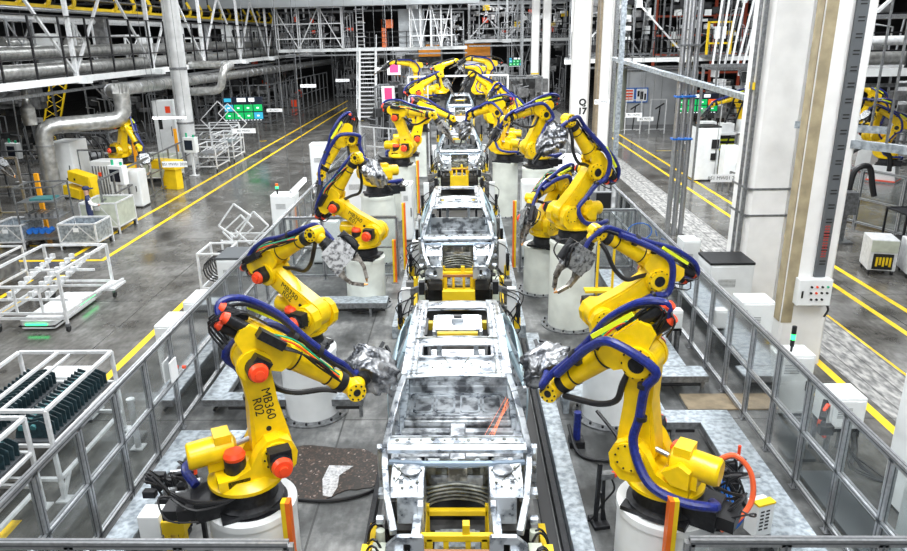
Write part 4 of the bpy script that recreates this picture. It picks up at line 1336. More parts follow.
# spatter pit beneath the nearest left robot's tool
pts = []
rr = random.Random(2)
for i in range(60):
    a = 2 * math.pi * i / 60
    q = 1 + .10 * math.sin(3 * a + 1) + .07 * math.sin(7 * a) + rr.uniform(-.05, .05)
    pts.append((-2.15 + 1.05 * q * math.cos(a), 9.3 + 0.68 * q * math.sin(a)))
o = MB().prism(pts, 0.002, 0.012, lambda a, b, t: (a, b, t)).build('spatter_mat', DEBRIS)
tag(o, 'dark floor patch of weld spatter and oil under the nearest left tool', 'mat')
o = MB().tube(spline([(-3.1, 9.0, 0.03), (-2.7, 8.62, 0.03), (-2.0, 8.50, 0.03), (-1.4, 8.7, 0.03), (-1.15, 9.1, 0.03)], 6), 0.025, 6).build('floor_hose', BLACK, smooth=True)
tag(o, 'black hose lying along the lower edge of the spatter patch', 'hose')
pts = [(-2.0 + a, 8.95 + b) for a, b in ((-.06, -.30), (0.07, -.34), (.12, -.1), (.10, .2), (.28, .44), (-.10, .46), (-.14, .1))]
o = MB().prism(pts, 0.013, 0.017, lambda a, b, t: (a, b, t)).build('reflective_sheet', mat('shiny_sheet', (0.9, 0.9, 0.92), 0.25, 0.3, 0.5, 30))
tag(o, 'shiny torn metal sheet lying on the dark spatter patch', 'sheet')

# sensor stand at the right of the nearest car
T = thing('tip_dresser_stand', 'small black stand with red-tipped sensor on the floor right of the nearest car', 'stand', (1.60, 8.05, 0), 0.2)
T.location.x = 1.82
MB().box(-0.11, 0.11, -0.14, 0.14, 0, 0.06).build('base', DARK, T, bevel=0.01)
MB().bar((-0.05, 0, 0.06), (-0.03, 0, 0.95), 0.05).bar((0.05, 0, 0.06), (0.03, 0.0, 0.72), 0.04).bar((0.09, 0, 0.03), (0.0, 0.0, 0.5), 0.03).build('mast', DARK, T)
MB().box(-0.02, 0.16, -0.05, 0.05, 0.72, 0.80).build('sensor_head', GREY, T)
MB().cyl((0.14, 0, 0.76), (0.2, 0, 0.76), 0.045, n=12).build('red_tip', RED, T)
MB().tube(spline([(0.14, 0, 0.7), (0.2, 0.02, 0.5), (0.08, 0.05, 0.3), (-0.1, 0, 0.1), (-0.16, 0.06, 0.02)], 5), 0.014, 6).build('cable', BLACK, T, True)

# ================================================================== FENCES AND LINE-SIDE ITEMS
def fence(name, label, p0, p1, n, h=1.75, post_m=ALU, panel=True, pw=0.072, mid=0.92, bot=0.12, skip=(), cat='fence', group=None, w2=None):
    """fence from p0 to p1 with n bays"""
    T = thing(name, label, cat, (p0[0], p0[1], 0), 0, group)
    dx, dy = p1[0] - p0[0], p1[1] - p0[1]
    L = math.hypot(dx, dy)
    u = V((dx / L, dy / L, 0))
    P = lambda s, z: (u.x * s, u.y * s, z)
    for i in range(n + 1):
        s = L * i / n
        if panel:
            m = MB()
            m.bar(P(s, 0), P(s, h), pw, pw * 1.25, up=(u.x, u.y, 0))
            m.cur = 1
            m.bar(P(s, 0.01), P(s, h - .02), pw + .002, pw * .30, up=(u.x, u.y, 0)).bar(P(s, 0.01), P(s, h - .02), pw * .22, pw * 1.25 + .002, up=(u.x, u.y, 0))
            m.build('post', [post_m, DKGREY], T)
        else:
            MB().bar(P(s, 0), P(s, h), pw, pw * 1.3, up=(u.x, u.y, 0)).build('post', post_m, T)
    m = MB()
    for i in range(n + 1):
        s = L * i / n
        c = P(s, 0)
        m.box(c[0] - 0.07, c[0] + 0.07, c[1] - 0.07, c[1] + 0.07, 0, 0.012)
    m.build('foot_plates', GREY, T)
    for z, tk in ((h, pw * 1.1), (mid, pw * 0.8), (bot, pw * 0.8)):
        if panel:
            m = MB()
            m.bar(P(0, z), P(L, z), pw, tk)
            m.cur = 1
            m.bar(P(0, z), P(L, z), pw + .002, tk * .25).bar(P(0, z), P(L, z), pw * .2, tk + .002)
            m.build('rail', [post_m, DKGREY], T)
        else:
            MB().bar(P(0, z), P(L, z), pw, tk).build('rail', post_m, T)
    if panel:
        for i in range(n):
            if i in skip: continue
            a, b = L * i / n + pw / 2, L * (i + 1) / n - pw / 2
            nrm_ = V((-u.y, u.x, 0)) * 0.003
            m = MB()
            for z0, z1 in ((bot + 0.02, mid - 0.02), (mid + 0.02, h - 0.02)):
                q = [V(P(a, z0)), V(P(b, z0)), V(P(b, z1)), V(P(a, z1))]
                m.add([v + nrm_ for v in q] + [v - nrm_ for v in q], [(0, 1, 2, 3), (7, 6, 5, 4), (0, 4, 5, 1), (1, 5, 6, 2), (2, 6, 7, 3), (3, 7, 4, 0)])
            m.build('clear_panel', GLASS, T)
    return T

FL = fence('safety_fence', 'long aluminium safety fence with clear panels along the left of the robot cell', (-4.86, 4.72), (-4.86, 35.9), 32)
FR = fence('safety_fence', 'long aluminium safety fence with clear panels along the right of the robot cell', (4.80, 4.0), (4.80, 35.2), 32)
fence('cross_fence', 'near fence section cut by the bottom edge at left', (-4.86, 5.50), (-1.68, 5.50), 3)
fence('cross_fence', 'near fence section cut by the bottom edge at right', (2.12, 5.56), (4.80, 5.56), 3)
fence('cross_fence', 'cross fence with clear panels behind the third left robot', (-4.80, 18.4), (-1.75, 18.4), 3)
fence('cross_fence', 'cross fence with clear panels behind the tall white drum at right', (1.62, 18.9), (4.74, 18.9), 3)
fence('cross_fence', 'cross fence farther back at the left of the third car', (-4.80, 27.6), (-2.9, 27.6), 2)
fence('cross_fence', 'cross fence farther back at the right of the third car', (2.9, 28.0), (4.74, 28.0), 2)
# notice hung on the left fence
o = MB().box(-0.012, 0.012, -0.13, 0.13, 0, 0.36).build('paper_notice', WHITEB, loc=(-4.80, 10.45, 0.98))
tag(o, 'white paper notice hanging on the left clear fence', 'notice')
o = MB().cyl((0, 0, 0), (0.05, 0, 0), 0.03, n=12).build('emergency_button', RED, loc=(-4.82, 10.85, 1.02))
tag(o, 'red stop button on the left fence beside the paper notice', 'button')

# white portal frame across the line
T = thing('portal_frame', 'thin white portal frame spanning the line beyond the third car', 'frame', (-0.12, 36, 0))
for s in (-1, 1): MB().box(s * 2.45 - 0.04, s * 2.45 + 0.04, -0.04, 0.04, 0, 4.5).build('post', STEELW, T)
MB().box(-2.45, 2.45, -0.035, 0.035, 4.45, 4.53).build('top_beam', STEELW, T)
m = MB()
for s in (-1, 1):
    m.box(s * 1.5 - 0.03, s * 1.5 + 0.03, -0.03, 0.03, 0, 4.5)
    m.bar((s * 2.45, 0, 2.6), (s * 1.5, 0, 2.6), 0.04).bar((s * 2.45, 0, 3.6), (s * 1.5, 0, 3.6), 0.04)
m.build('side_bars', STEELW, T)
fence('guard_rail', 'white tubular guard rail right of the portal frame', (2.4, 37.5), (5.6, 30.8), 4, h=1.3, post_m=STEELW, panel=False, pw=0.05, mid=0.7, bot=0.2, cat='rail')
fence('guard_rail', 'white tubular guard rail left of the portal frame beside the ladder', (-5.4, 38.0), (-2.9, 36.2), 3, h=1.9, post_m=STEELW, panel=False, pw=0.05, mid=0.9, bot=0.2, cat='rail')

# light curtain posts
def curtain_post(x, y, h, label, s, z0=0):
    T = thing('light_curtain_post', label, 'post', (x, y, 0), 0, 'orange and yellow light curtain posts')
    MB().box(-0.05 * s, 0.0, -0.05, 0.05, 0, h).build('yellow_profile', YEL2, T)
    MB().box(0.0, 0.05 * s, -0.055, 0.055, 0, h).build('orange_face', ORANGE, T)
    MB().box(-0.1, 0.1, -0.1, 0.1, 0, 0.02).build('base_plate', GREY, T)
curtain_post(-1.92, 6.35, 1.62, 'yellow and orange post in front of the nearest left drum', 1)
curtain_post(2.17, 6.25, 1.72, 'yellow and orange post in front of the nearest right drum', -1)
curtain_post(-1.62, 19.2, 1.95, 'orange post left of the second car, near the black tool', 1)
curtain_post(-1.82, 18.1, 1.2, 'short yellow post left of the second car by the cross fence', 1)
curtain_post(1.48, 19.3, 1.95, 'orange post right of the second car, below the dark gun', -1)
curtain_post(-1.62, 26.0, 2.0, 'orange post left of the third car', 1)
curtain_post(1.50, 26.0, 2.0, 'orange post right of the third car', -1)
curtain_post(-4.2, 20.6, 1.9, 'yellow post inside the left fence behind the white desks', 1)
curtain_post(-4.25, 22.7, 1.8, 'yellow post farther inside the left fence', 1)

# valve blocks and junction boxes near the bottom edge
T = thing('valve_station', 'black valve block with hoses on the left walkway corner at the bottom', 'valve block', (-3.78, 7.85, 0))
T.scale = (1.25, 1.25, 1.1)
m = MB(); rr = random.Random(8)
m.box(-0.05, 0.05, -0.05, 0.05, 0, 0.6)
m.build('stand', DARK, T)
m = MB()
for k in range(14):
    a, b, c = rr.uniform(-.28, .22), rr.uniform(-.2, .2), rr.uniform(0.5, 0.85)
    s_ = rr.uniform(.03, .07)
    m.box(a - s_, a + s_, b - .04, b + .04, c - .04, c + .05)
m.build('valves', DARK, T, bevel=0.006)
m = MB()
for k in range(5):
    a, b, c = rr.uniform(-.25, .2), rr.uniform(-.2, .1), rr.uniform(0.6, 0.85)
    m.cyl((a, b, c), (a + .12, b, c + .02), 0.03, n=8)
m.build('cylinders', ALU, T)
m = MB()
for k in range(9):
    a, b = rr.uniform(-.25, .25), rr.uniform(-.2, .2)
    m.tube(spline([(a, b, 0.8), (a + rr.uniform(-.15, .15), b - .1, 0.95), (b, a, 0.7), (a * .5, b * .5, 0.1)], 4), 0.012, 5)
m.build('hoses', BLACK, T, True)
MB().cyl((0.2, 0, 0.85), (0.2, 0, 0.93), 0.025, n=8).build('red_knob', RED, T)

T = thing('junction_box', 'white junction box with yellow cover beside the left valve block', 'junction box', (-3.80, 7.10, 0))
MB().box(-0.03, 0.03, -0.03, 0.03, 0, 0.5).build('stand', DARK, T)
MB().box(-0.13, 0.13, -0.13, 0.13, 0.45, 0.92).build('box', WHITE, T, bevel=0.01)
MB().box(0.14, 0.42, -0.12, 0.10, 0.66, 0.84).box(0.16, 0.24, -0.12, 0.10, 0.40, 0.66).box(0.34, 0.40, -0.12, 0.02, 0.40, 0.66).build('yellow_cover', YEL2, T, bevel=0.01)
m = MB()
for k in range(4): m.tube(spline([(0.2 + k * .04, 0, 0.45), (0.25 + k * .03, -.03, 0.25), (0.35 + k * .05, 0, 0.05)], 4), 0.014, 5)
m.build('cables', ORANGE, T, True)

T = thing('black_switch_box', 'flat black box at the foot of the nearest left robot', 'box', (-3.28, 6.95, 0))
MB().box(-0.24, 0.24, -0.18, 0.18, 1.02, 1.16).build('box', BLACK, T, bevel=0.012)
MB().bar((0.12, 0.1, 0), (0.12, 0.1, 1.02), 0.05).bar((-0.18, 0.1, 0), (-0.18, 0.1, 1.02), 0.05).build('stand', DARK, T)
MB().prism([(-0.02, -0.02), (0.02, -0.02), (0, 0.02)], 1.16, 1.163, lambda a, b, t: (a, b, t)).build('warning_mark', YEL2, T)

T = thing('valve_station', 'tangle of black valves and blue cables beside the nearest right robot', 'valve block', (3.40, 7.95, 0))
T.scale = (1.2, 1.2, 1.1)
m = MB(); rr = random.Random(18)
m.box(-0.05, 0.05, -0.05, 0.05, 0, 0.7).build('stand', DARK, T)
m = MB()
for k in range(14):
    a, b, c = rr.uniform(-.28, .25), rr.uniform(-.2, .2), rr.uniform(0.5, 0.85)
    s_ = rr.uniform(.03, .07)
    m.box(a - s_, a + s_, b - .04, b + .04, c - .04, c + .05)
m.build('valves', DARK, T, bevel=0.006)
m = MB()
for k in range(10):
    a, b = rr.uniform(-.25, .25), rr.uniform(-.2, .2)
    m.tube(spline([(a - .2, b, 0.8), (a + rr.uniform(-.15, .15), b - .1, 0.95), (b, a, 0.6), (a * .5, b * .5, 0.1)], 4), 0.014, 5)
m.build('hoses', BLACK, T, True)
m = MB()
for k in range(3): m.tube(spline([(-.05, -.1 * k, 0.75), (-.1 + .05 * k, -.3, 0.55), (-.02, -.4, 0.35), (.03, -.5, 0.6)], 4), 0.014, 5)
m.build('blue_cables', BLUE, T, True)
m = MB().cyl((0.1, 0, 0.75), (0.34, -0.05, 0.80), 0.035, n=8).cyl((0.2, 0.1, 0.7), (0.2, 0.1, 0.9), 0.025, n=8)
m.build('cylinders', ALU, T)
MB().cyl((0.18, 0.16, 0.9), (0.18, 0.16, 1.05), 0.018, n=8).build('red_knob', RED, T)

T = thing('junction_box', 'white junction box with yellow edge and ribbed side beside the right walkway', 'junction box', (3.56, 7.25, 0), 0.35)
MB().box(-0.03, 0.03, -0.03, 0.03, 0, 0.5).build('stand', DARK, T)
MB().box(-0.12, 0.12, -0.10, 0.10, 0.52, 0.96).build('box', WHITE, T, bevel=0.01)
MB().box(-0.125, 0.125, -0.105, 0.0, 0.96, 0.985).build('yellow_edge', YEL2, T)
m = MB()
for r_ in range(6):
    for c_ in range(2): m.box(-0.08 + c_ * .08, -0.03 + c_ * .08, -0.105, -0.10, 0.62 + r_ * .05, 0.64 + r_ * .05)
m.build('vents', INK, T)
o = MB().tube(spline([(2.95, 7.25, 1.50), (3.15, 7.2, 1.62), (3.32, 7.1, 1.45), (3.33, 7.0, 1.15), (3.15, 6.9, 0.95), (2.95, 6.85, 0.85)], 6), 0.032, 8).build('orange_hose', mat('orange_red_hose', (0.85, 0.13, 0.04), 0.4), smooth=True)
tag(o, 'orange-red hose looping behind the nearest right robot', 'hose')
o = MB().tube(spline([(2.9, 8.3, 1.0), (3.15, 8.1, 0.95), (3.05, 7.8, 0.7), (3.2, 7.6, 0.5), (3.35, 7.7, 0.6)], 6), 0.025, 8).build('black_hose', BLACK, smooth=True)
tag(o, 'black hose curling beside the orange-red hose', 'hose')
# heavy loop of cable on the floor by the right tool
o = MB().tube(spline([(1.72, 10.2, 0.25), (1.8, 9.7, 0.05), (2.1, 9.5, 0.04), (2.45, 9.6, 0.04), (2.5, 10.0, 0.10), (2.2, 10.4, 0.4)], 6), 0.03, 8).build('black_hose', BLACK, smooth=True)
tag(o, 'black cable loop on the floor below the nearest right tool', 'hose')
T = thing('tool_rest', 'blackened tool rest standing under the nearest right tool', 'stand', (1.82, 10.0, 0))
MB().box(-0.12, 0.12, -0.12, 0.12, 0, 0.12).build('base', DARK, T, bevel=0.01)
MB().cyl((0, 0, 0.12), (0, 0, 0.6), 0.06, n=12).build('post', NAVY, T)
for k_, (x0, x1, y0, y1, lb) in enumerate(((4.98, 5.48, 6.2, 9.2, 'dark low platform outside the right fence, nearest'), (4.98, 5.40, 9.5, 12.0, 'dark low platform outside the right fence below the white cabinets'))):
    tag(MB().box(x0, x1, y0, y1, 0, .06).build('floor_platform', DKGREY, bevel=.01), lb, 'platform')
T = thing('yellow_step_frame', 'yellow tubular frame with step behind the second right robot', 'frame', (2.95, 13.9, 0))
for s in (-1, 1): MB().tube([(s * 0.16, 0, 0), (s * 0.16, 0, 2.3)], 0.028, 8).build('post', YEL2, T)
MB().box(-0.42, 0.14, -0.2, 0.05, 1.25, 1.30).tube([(-0.16, 0, 2.3), (0.16, 0, 2.3)], 0.028, 8).build('step', YEL2, T)

# cabinets and machines hugging the fences
def cabinet(x, y, wx, wy, h, label, top=None, vents=True, door=True, rz=0, z0=0.0, body=WHITE, name='electrical_cabinet', handle_side=1):
    T = thing(name, label, 'cabinet', (x, y, 0), rz)
    if z0 > .2:
        for sx in (-1, 1):
            for sy in (-1, 1): MB().box(sx * (wx / 2 - .05) - .03, sx * (wx / 2 - .05) + .03, sy * (wy / 2 - .05) - .03, sy * (wy / 2 - .05) + .03, 0, z0).build('leg', GREY, T)
    b = MB().box(-wx / 2, wx / 2, -wy / 2, wy / 2, z0 + 0.06, h).build('body', body, T, bevel=0.012)
    MB().box(-wx / 2 + .02, wx / 2 - .02, -wy / 2 + .02, wy / 2 - .02, z0, z0 + 0.06).build('plinth', DARK, T)
    if door:
        d = MB().box(-wx / 2 + 0.03, wx / 2 - 0.03, -wy / 2 - 0.018, -wy / 2, z0 + 0.10, h - 0.04).build('door', body, T, bevel=0.006)
        MB().box(wx * 0.32, wx * 0.32 + 0.03, -wy / 2 - 0.045, -wy / 2 - 0.018, h * 0.45, h * 0.60).build('handle', DARK, d)
    if top: MB().box(-wx / 2 - .01, wx / 2 + .01, -wy / 2 - .01, wy / 2 + .01, h, h + 0.05).build('top_cover', top, T)
    if vents:
        m = MB()
        for k in range(6): m.box(-wx * 0.3, wx * 0.1, -wy / 2 - 0.022, -wy / 2 - 0.018, h * 0.72 + k * 0.03, h * 0.72 + 0.012 + k * 0.03)
        m.build('vent', GREY, T)
    return T

cabinet(5.62, 14.5, 0.90, 0.8, 1.70, 'white cabinet with dark top beside the right fence under the thick column', top=DARK)
cabinet(5.42, 12.45, 0.60, 0.5, 1.60, 'white cabinet with a black hose coil, second from the viewer outside the right fence')
o = MB().tube(spline([(5.20, 12.19, 1.45), (5.16, 12.15, 1.25), (5.16, 12.15, 0.95), (5.22, 12.19, 0.8)], 6), 0.022, 6).build('black_hose', BLACK, smooth=True)
tag(o, 'black hose hanging on the cabinet front right of the fence', 'hose')
T = cabinet(5.58, 11.1, 0.62, 0.45, 1.15, 'low white cabinet carrying a green signal lamp at the slim column')
L_ = thing('signal_lamp', 'black stack lamp glowing green on the low white cabinet', 'lamp', (5.55, 11.05, 1.15))
MB().cyl((0, 0, 0), (0, 0, 0.42), 0.02, n=10).cyl((0, 0, 0.10), (0, 0, 0.22), 0.035, n=12).cyl((0, 0, 0.32), (0, 0, 0.46), 0.038, n=12).build('stem', BLACK, L_, True)
MB().cyl((0, 0, 0.22), (0, 0, 0.32), 0.037, n=12).build('green_lens', GLEDM, L_, True)
T = cabinet(5.72, 9.70, 0.52, 0.5, 1.12, 'white machine with red hose and black arm behind the right fence', z0=0.55)
MB().tube(spline([(-0.28, -0.2, 1.0), (-0.38, -0.28, 0.9), (-0.42, -0.30, 0.7), (-0.3, -0.28, 0.5)], 5), 0.03, 8).build('red_hose', RED, T, True)
MB().bar((-0.26, -0.1, 1.0), (-0.42, -0.35, 0.85), 0.09).bar((-0.26, -0.1, 0.95), (-0.42, -0.4, 0.7), 0.07).box(-0.45, -0.25, -0.42, -0.3, 0.60, 0.75).build('black_arm', DARK, T, bevel=0.01)
m = MB(); rr = random.Random(3)
for k in range(6): m.tube(spline([(0.05 + .03 * k, -.2, 0.6), (0.1 + rr.uniform(-.1, .1), -.3, 0.35), (0.2 + rr.uniform(-.2, .2), -.5, 0.1), (0.4 + .1 * k * .3, -.8, 0.03)], 4), 0.014, 5)
m.build('cables', BLACK, T, True)
cabinet(6.45, 8.0, 1.1, 1.3, 1.95, 'tall white cabinet cut by the right edge of the picture', vents=False)
cabinet(5.5, 6.6, 0.8, 1.0, 1.55, 'white cabinet at the bottom right corner behind the fence', vents=False)
cabinet(5.36, 16.2, 0.4, 0.5, 1.7, 'narrow white cabinet just left of the dark-topped cabinet')
T = thing('panel_box', 'black framed screen facing away beside the right fence', 'screen', (4.35, 21.8, 0))
MB().box(-0.05, 0.05, -0.05, 0.05, 0, 1.2).build('stand', GREY, T)
MB().box(-0.33, 0.33, -0.10, 0.08, 1.0, 1.65).build('housing', ALU, T, bevel=0.01)
MB().box(-0.16, 0.30, -0.115, -0.10, 1.02, 1.62).build('screen', BLACK, T)
T = thing('covered_machine', 'machine under crumpled white plastic sheet right of the marked column', 'machine', (4.1, 26.4, 0))
m = MB(); rr = random.Random(9)
vs = []; n = 14; k_ = 18
for i in range(n + 1):
    z = 2.1 * (1 - i / n)
    r = 0.72 if i > 2 else (0.25 + 0.2 * i)
    for k in range(k_):
        an = 2 * math.pi * k / k_
        q = r * (1 + rr.uniform(-.12, .12))
        vs.append((q * math.cos(an), q * 0.8 * math.sin(an), z + rr.uniform(-.04, .04) * (i < n)))
fs = [(i * k_ + (k + 1) % k_, i * k_ + k, (i + 1) * k_ + k, (i + 1) * k_ + (k + 1) % k_) for i in range(n) for k in range(k_)] + [tuple(range(k_))]
m.add([(a, b, max(0.01, c)) for a, b, c in vs], fs).build('white_sheet', WHITEB, T, True, ang=20)
o = MB().tube([(4.45 + 0.30 * math.cos(a * .45), 17.2, 1.6 + 0.22 * math.sin(a * .45)) for a in range(15)], 0.014, 6).build('blue_cable', BLUE, smooth=True)
tag(o, 'light blue cable looped on the right fence beside the raised robot', 'cable')
cabinet(4.35, 13.55, 0.26, 0.22, 0.95, 'small white box on legs inside the right fence below the second robot', vents=False, z0=0.5)

cabinet(-5.55, 12.5, 0.55, 0.75, 1.25, 'white rounded machine outside the left fence, nearer of a pair')
cabinet(-5.50, 13.9, 0.60, 0.8, 1.20, 'white rounded machine outside the left fence, farther of a pair')
T = thing('welding_controller_arm', 'black jointed arm with cables between the two white machines and the left fence', 'machine arm', (-5.15, 12.9, 0))
MB().box(-0.1, 0.1, -0.1, 0.1, 0, 0.7).bar((0, 0, .7), (0.05, -0.5, 1.0), 0.12).bar((0.05, -0.5, 1.0), (0, -0.8, 0.6), 0.10).build('arm', DARK, T, bevel=0.01)
m = MB()
for k in range(5): m.tube(spline([(0, 0.2 * k - .4, 1.0), (0.1, 0.2 * k - .6, 1.25), (0.12, 0.2 * k - .8, 0.8), (0.0, 0.2 * k - .7, 0.3)], 4), 0.016, 5)
m.build('cables', BLACK, T, True)
MB().box(-0.16, 0.16, -0.9, -0.6, 0.06, 0.5).build('teal_pump', TEAL, T)
cabinet(-5.42, 16.1, 0.72, 0.9, 1.45, 'white cabinet with dark grey top outside the left fence', top=DKGREY)
cabinet(-5.75, 22.4, 0.80, 0.6, 1.6, 'small white cabinet with signal lamp at the left aisle edge')
L_ = thing('signal_lamp', 'small stack lamp with red and green lenses on the left aisle cabinet', 'lamp', (-5.95, 22.3, 1.6))
MB().cyl((0, 0, 0), (0, 0, 0.18), 0.03, n=10).build('stem', DARK, L_)
MB().cyl((0, 0, 0.18), (0, 0, 0.26), 0.05, n=12).build('green_lens', GLEDM, L_)
MB().cyl((0, 0, 0.26), (0, 0, 0.34), 0.05, n=12).build('orange_lens', ORANGE, L_)
cabinet(-5.62, 28.2, 0.75, 0.7, 2.35, 'tall white cabinet with grey vents behind the third left robot', top=WHITE)
cabinet(-3.3, 23.3, 1.4, 0.7, 2.2, 'wide white cabinet behind the silver-wrapped tool on the left')
cabinet(-1.75, 22.4, 0.35, 0.6, 1.9, 'slim white cabinet beside the orange post left of the line')
cabinet(2.6, 20.4, 1.7, 0.6, 2.3, 'wide white cabinet behind the raised right robot', vents=False)
cabinet(-4.0, 20.0, 0.8, 0.45, 1.3, 'white desk-height cabinet with shelves inside the left fence')
# white tilting linkage outside the left fence
T = thing('scissor_frame', 'white folding frame of open rectangles standing outside the left fence', 'frame', (-6.5, 20.2, 0))
def rectf(c, w_, h_, ang, y):
    ca, sa = math.cos(ang), math.sin(ang)
    q = [(c[0] + a * ca - b * sa, y, c[1] + a * sa + b * ca) for a, b in ((-w_, -h_), (w_, -h_), (w_, h_), (-w_, h_))]
    m = MB()
    for i in range(4): m.bar(q[i], q[(i + 1) % 4], 0.045)
    return m
rectf((-0.25, 1.25), 0.42, 0.30, 0.9, 0).build('frame', STEELW, T)
rectf((0.15, 0.95), 0.42, 0.30, 0.75, 0.3).build('frame', STEELW, T)
rectf((-0.35, 0.85), 0.40, 0.26, 0.7, 0.5).build('frame', STEELW, T)
m = MB()
for sx in (-0.6, 0.5):
    for sy in (-0.3, 0.6): m.box(sx - .025, sx + .025, sy - .025, sy + .025, 0, 0.75)
m.bar((-0.6, -.3, .7), (0.5, -.3, .7), .045).bar((-0.6, .6, .7), (0.5, .6, .7), .045)
m.build('stand', STEELW, T)
T = thing('cable_rack', 'white rack holding loops of dark cable next to the grey-topped cabinet', 'rack', (-6.35, 17.4, 0))
m = MB()
for sx in (-0.35, 0.35):
    for sy in (-0.5, 0.5): m.box(sx - .025, sx + .025, sy - .025, sy + .025, 0, 1.25)
for sx in (-0.35, 0.35): m.bar((sx, -.5, 1.22), (sx, .5, 1.22), .045).bar((sx, -.5, .3), (sx, .5, .3), .045)
for sy in (-.5, .5): m.bar((-.35, sy, 1.22), (.35, sy, 1.22), .045).bar((-.35, sy, .3), (.35, sy, .3), .045)
m.build('frame', STEELW, T)
m = MB()
for k in range(6):
    m.tube([(0.28 * math.cos(a * .52), -0.4 + k * .16, 0.75 + 0.3 * math.sin(a * .52)) for a in range(13)], 0.02, 5)
m.build('cable_loops', BLACK, T, True)

# ================================================================== LEFT AISLE AND NEIGHBOURING CELL
def sgn(x): return -1 if x < 0 else 1
def frame_box(m, hx, hy, z0, z1, t=0.05):
    for sx in (-hx, hx):
        for sy in (-hy, hy): m.box(sx - t / 2, sx + t / 2, sy - t / 2, sy + t / 2, 0, z1)
    for z in (z0, z1):
        for sx in (-hx, hx): m.box(sx - t / 2, sx + t / 2, -hy, hy, z - t / 2, z + t / 2)
        for sy in (-hy, hy): m.box(-hx, hx, sy - t / 2, sy + t / 2, z - t / 2, z + t / 2)
    return m

def casters(T, hx, hy):
    for sx in (-hx, hx):
        for sy in (-hy, hy):
            c = MB().cyl((sx - 0.025, sy, 0.075), (sx + 0.025, sy, 0.075), 0.075, n=14).build('caster', BLACK, T, True)
            MB().box(sx - 0.045, sx + 0.045, sy - 0.045, sy + 0.045, 0.13, 0.20).build('fork', GREY, c)

# white transport rack on the automated vehicle
T = thing('transport_rack', 'white tubular transport rack on castors standing in the left aisle', 'rack', (-9.95, 16.0, 0))
m = MB()
hx, hy, t = 0.82, 1.15, 0.055
for sx in (-hx, hx):
    m.box(sx - .03, sx + .03, -hy - .03, -hy + .03, 0.2, 1.45).box(sx - .03, sx + .03, hy - .03, hy + .03, 0.2, 1.45)
    m.bar((sx, -hy, 1.43), (sx, hy, 1.43), t).bar((sx, -hy, .45), (sx, hy, .45), t).bar((sx, -hy, .35), (sx, hy, .35), t)
for sy in (-hy, hy):
    m.bar((-hx, sy, .45), (hx, sy, .45), t).bar((-hx, sy, .33), (hx, sy, .33), t)
m.bar((-hx, hy, 1.43), (hx, hy, 1.43), t).bar((-hx, -hy, 1.1), (hx, -hy, 1.1), t)
for sx in (-0.3, 0.3): m.bar((sx, -hy, .45), (sx, -hy, 1.1), 0.045)
m.build('frame', STEELW, T)
m = MB()
for x0 in (-0.55, -0.05, 0.35):
    m.bar((x0, -hy + .1, 0.75), (x0, hy - .1, 1.15), 0.05)
    for k in range(9):
        y = -hy + .2 + k * 0.24
        m.box(x0 - .05, x0 + .05, y, y + 0.09, 0.78 + 0.175 * k * .24, 0.90 + 0.175 * k * .24)
m.bar((-hx, -hy + .2, 0.72), (hx, -hy + .2, 0.72), 0.05).bar((-hx, 0.4, 1.0), (hx, 0.4, 1.0), 0.05)
m.build('part_holder', STEELW, T)
m = MB().box(hx, hx + 0.35, 0.5, hy, 0.40, 0.46).bar((hx, -0.4, .5), (hx + .3, hy, .5), 0.05).build('side_shelf', STEELW, T)
casters(T, hx, hy)
T = thing('automated_vehicle', 'low automated vehicle with green glowing edge lights under the white transport rack', 'vehicle', (-9.9, 15.9, 0))
MB().prism(rrect(0, 0, 0.42, 1.0, 0.1), 0.04, 0.24, lambda a, b, t: (a, b, t)).build('body', WHITE, T, bevel=0.01)
MB().box(-0.43, 0.43, -1.01, 1.01, 0.10, 0.13).build('dark_band', BLACK, T)
MB().box(0.42, 0.45, 0.2, 0.95, 0.13, 0.18).box(-0.25, 0.25, -1.03, -1.005, 0.14, 0.18).build('green_light_strip', GLEDM, T)

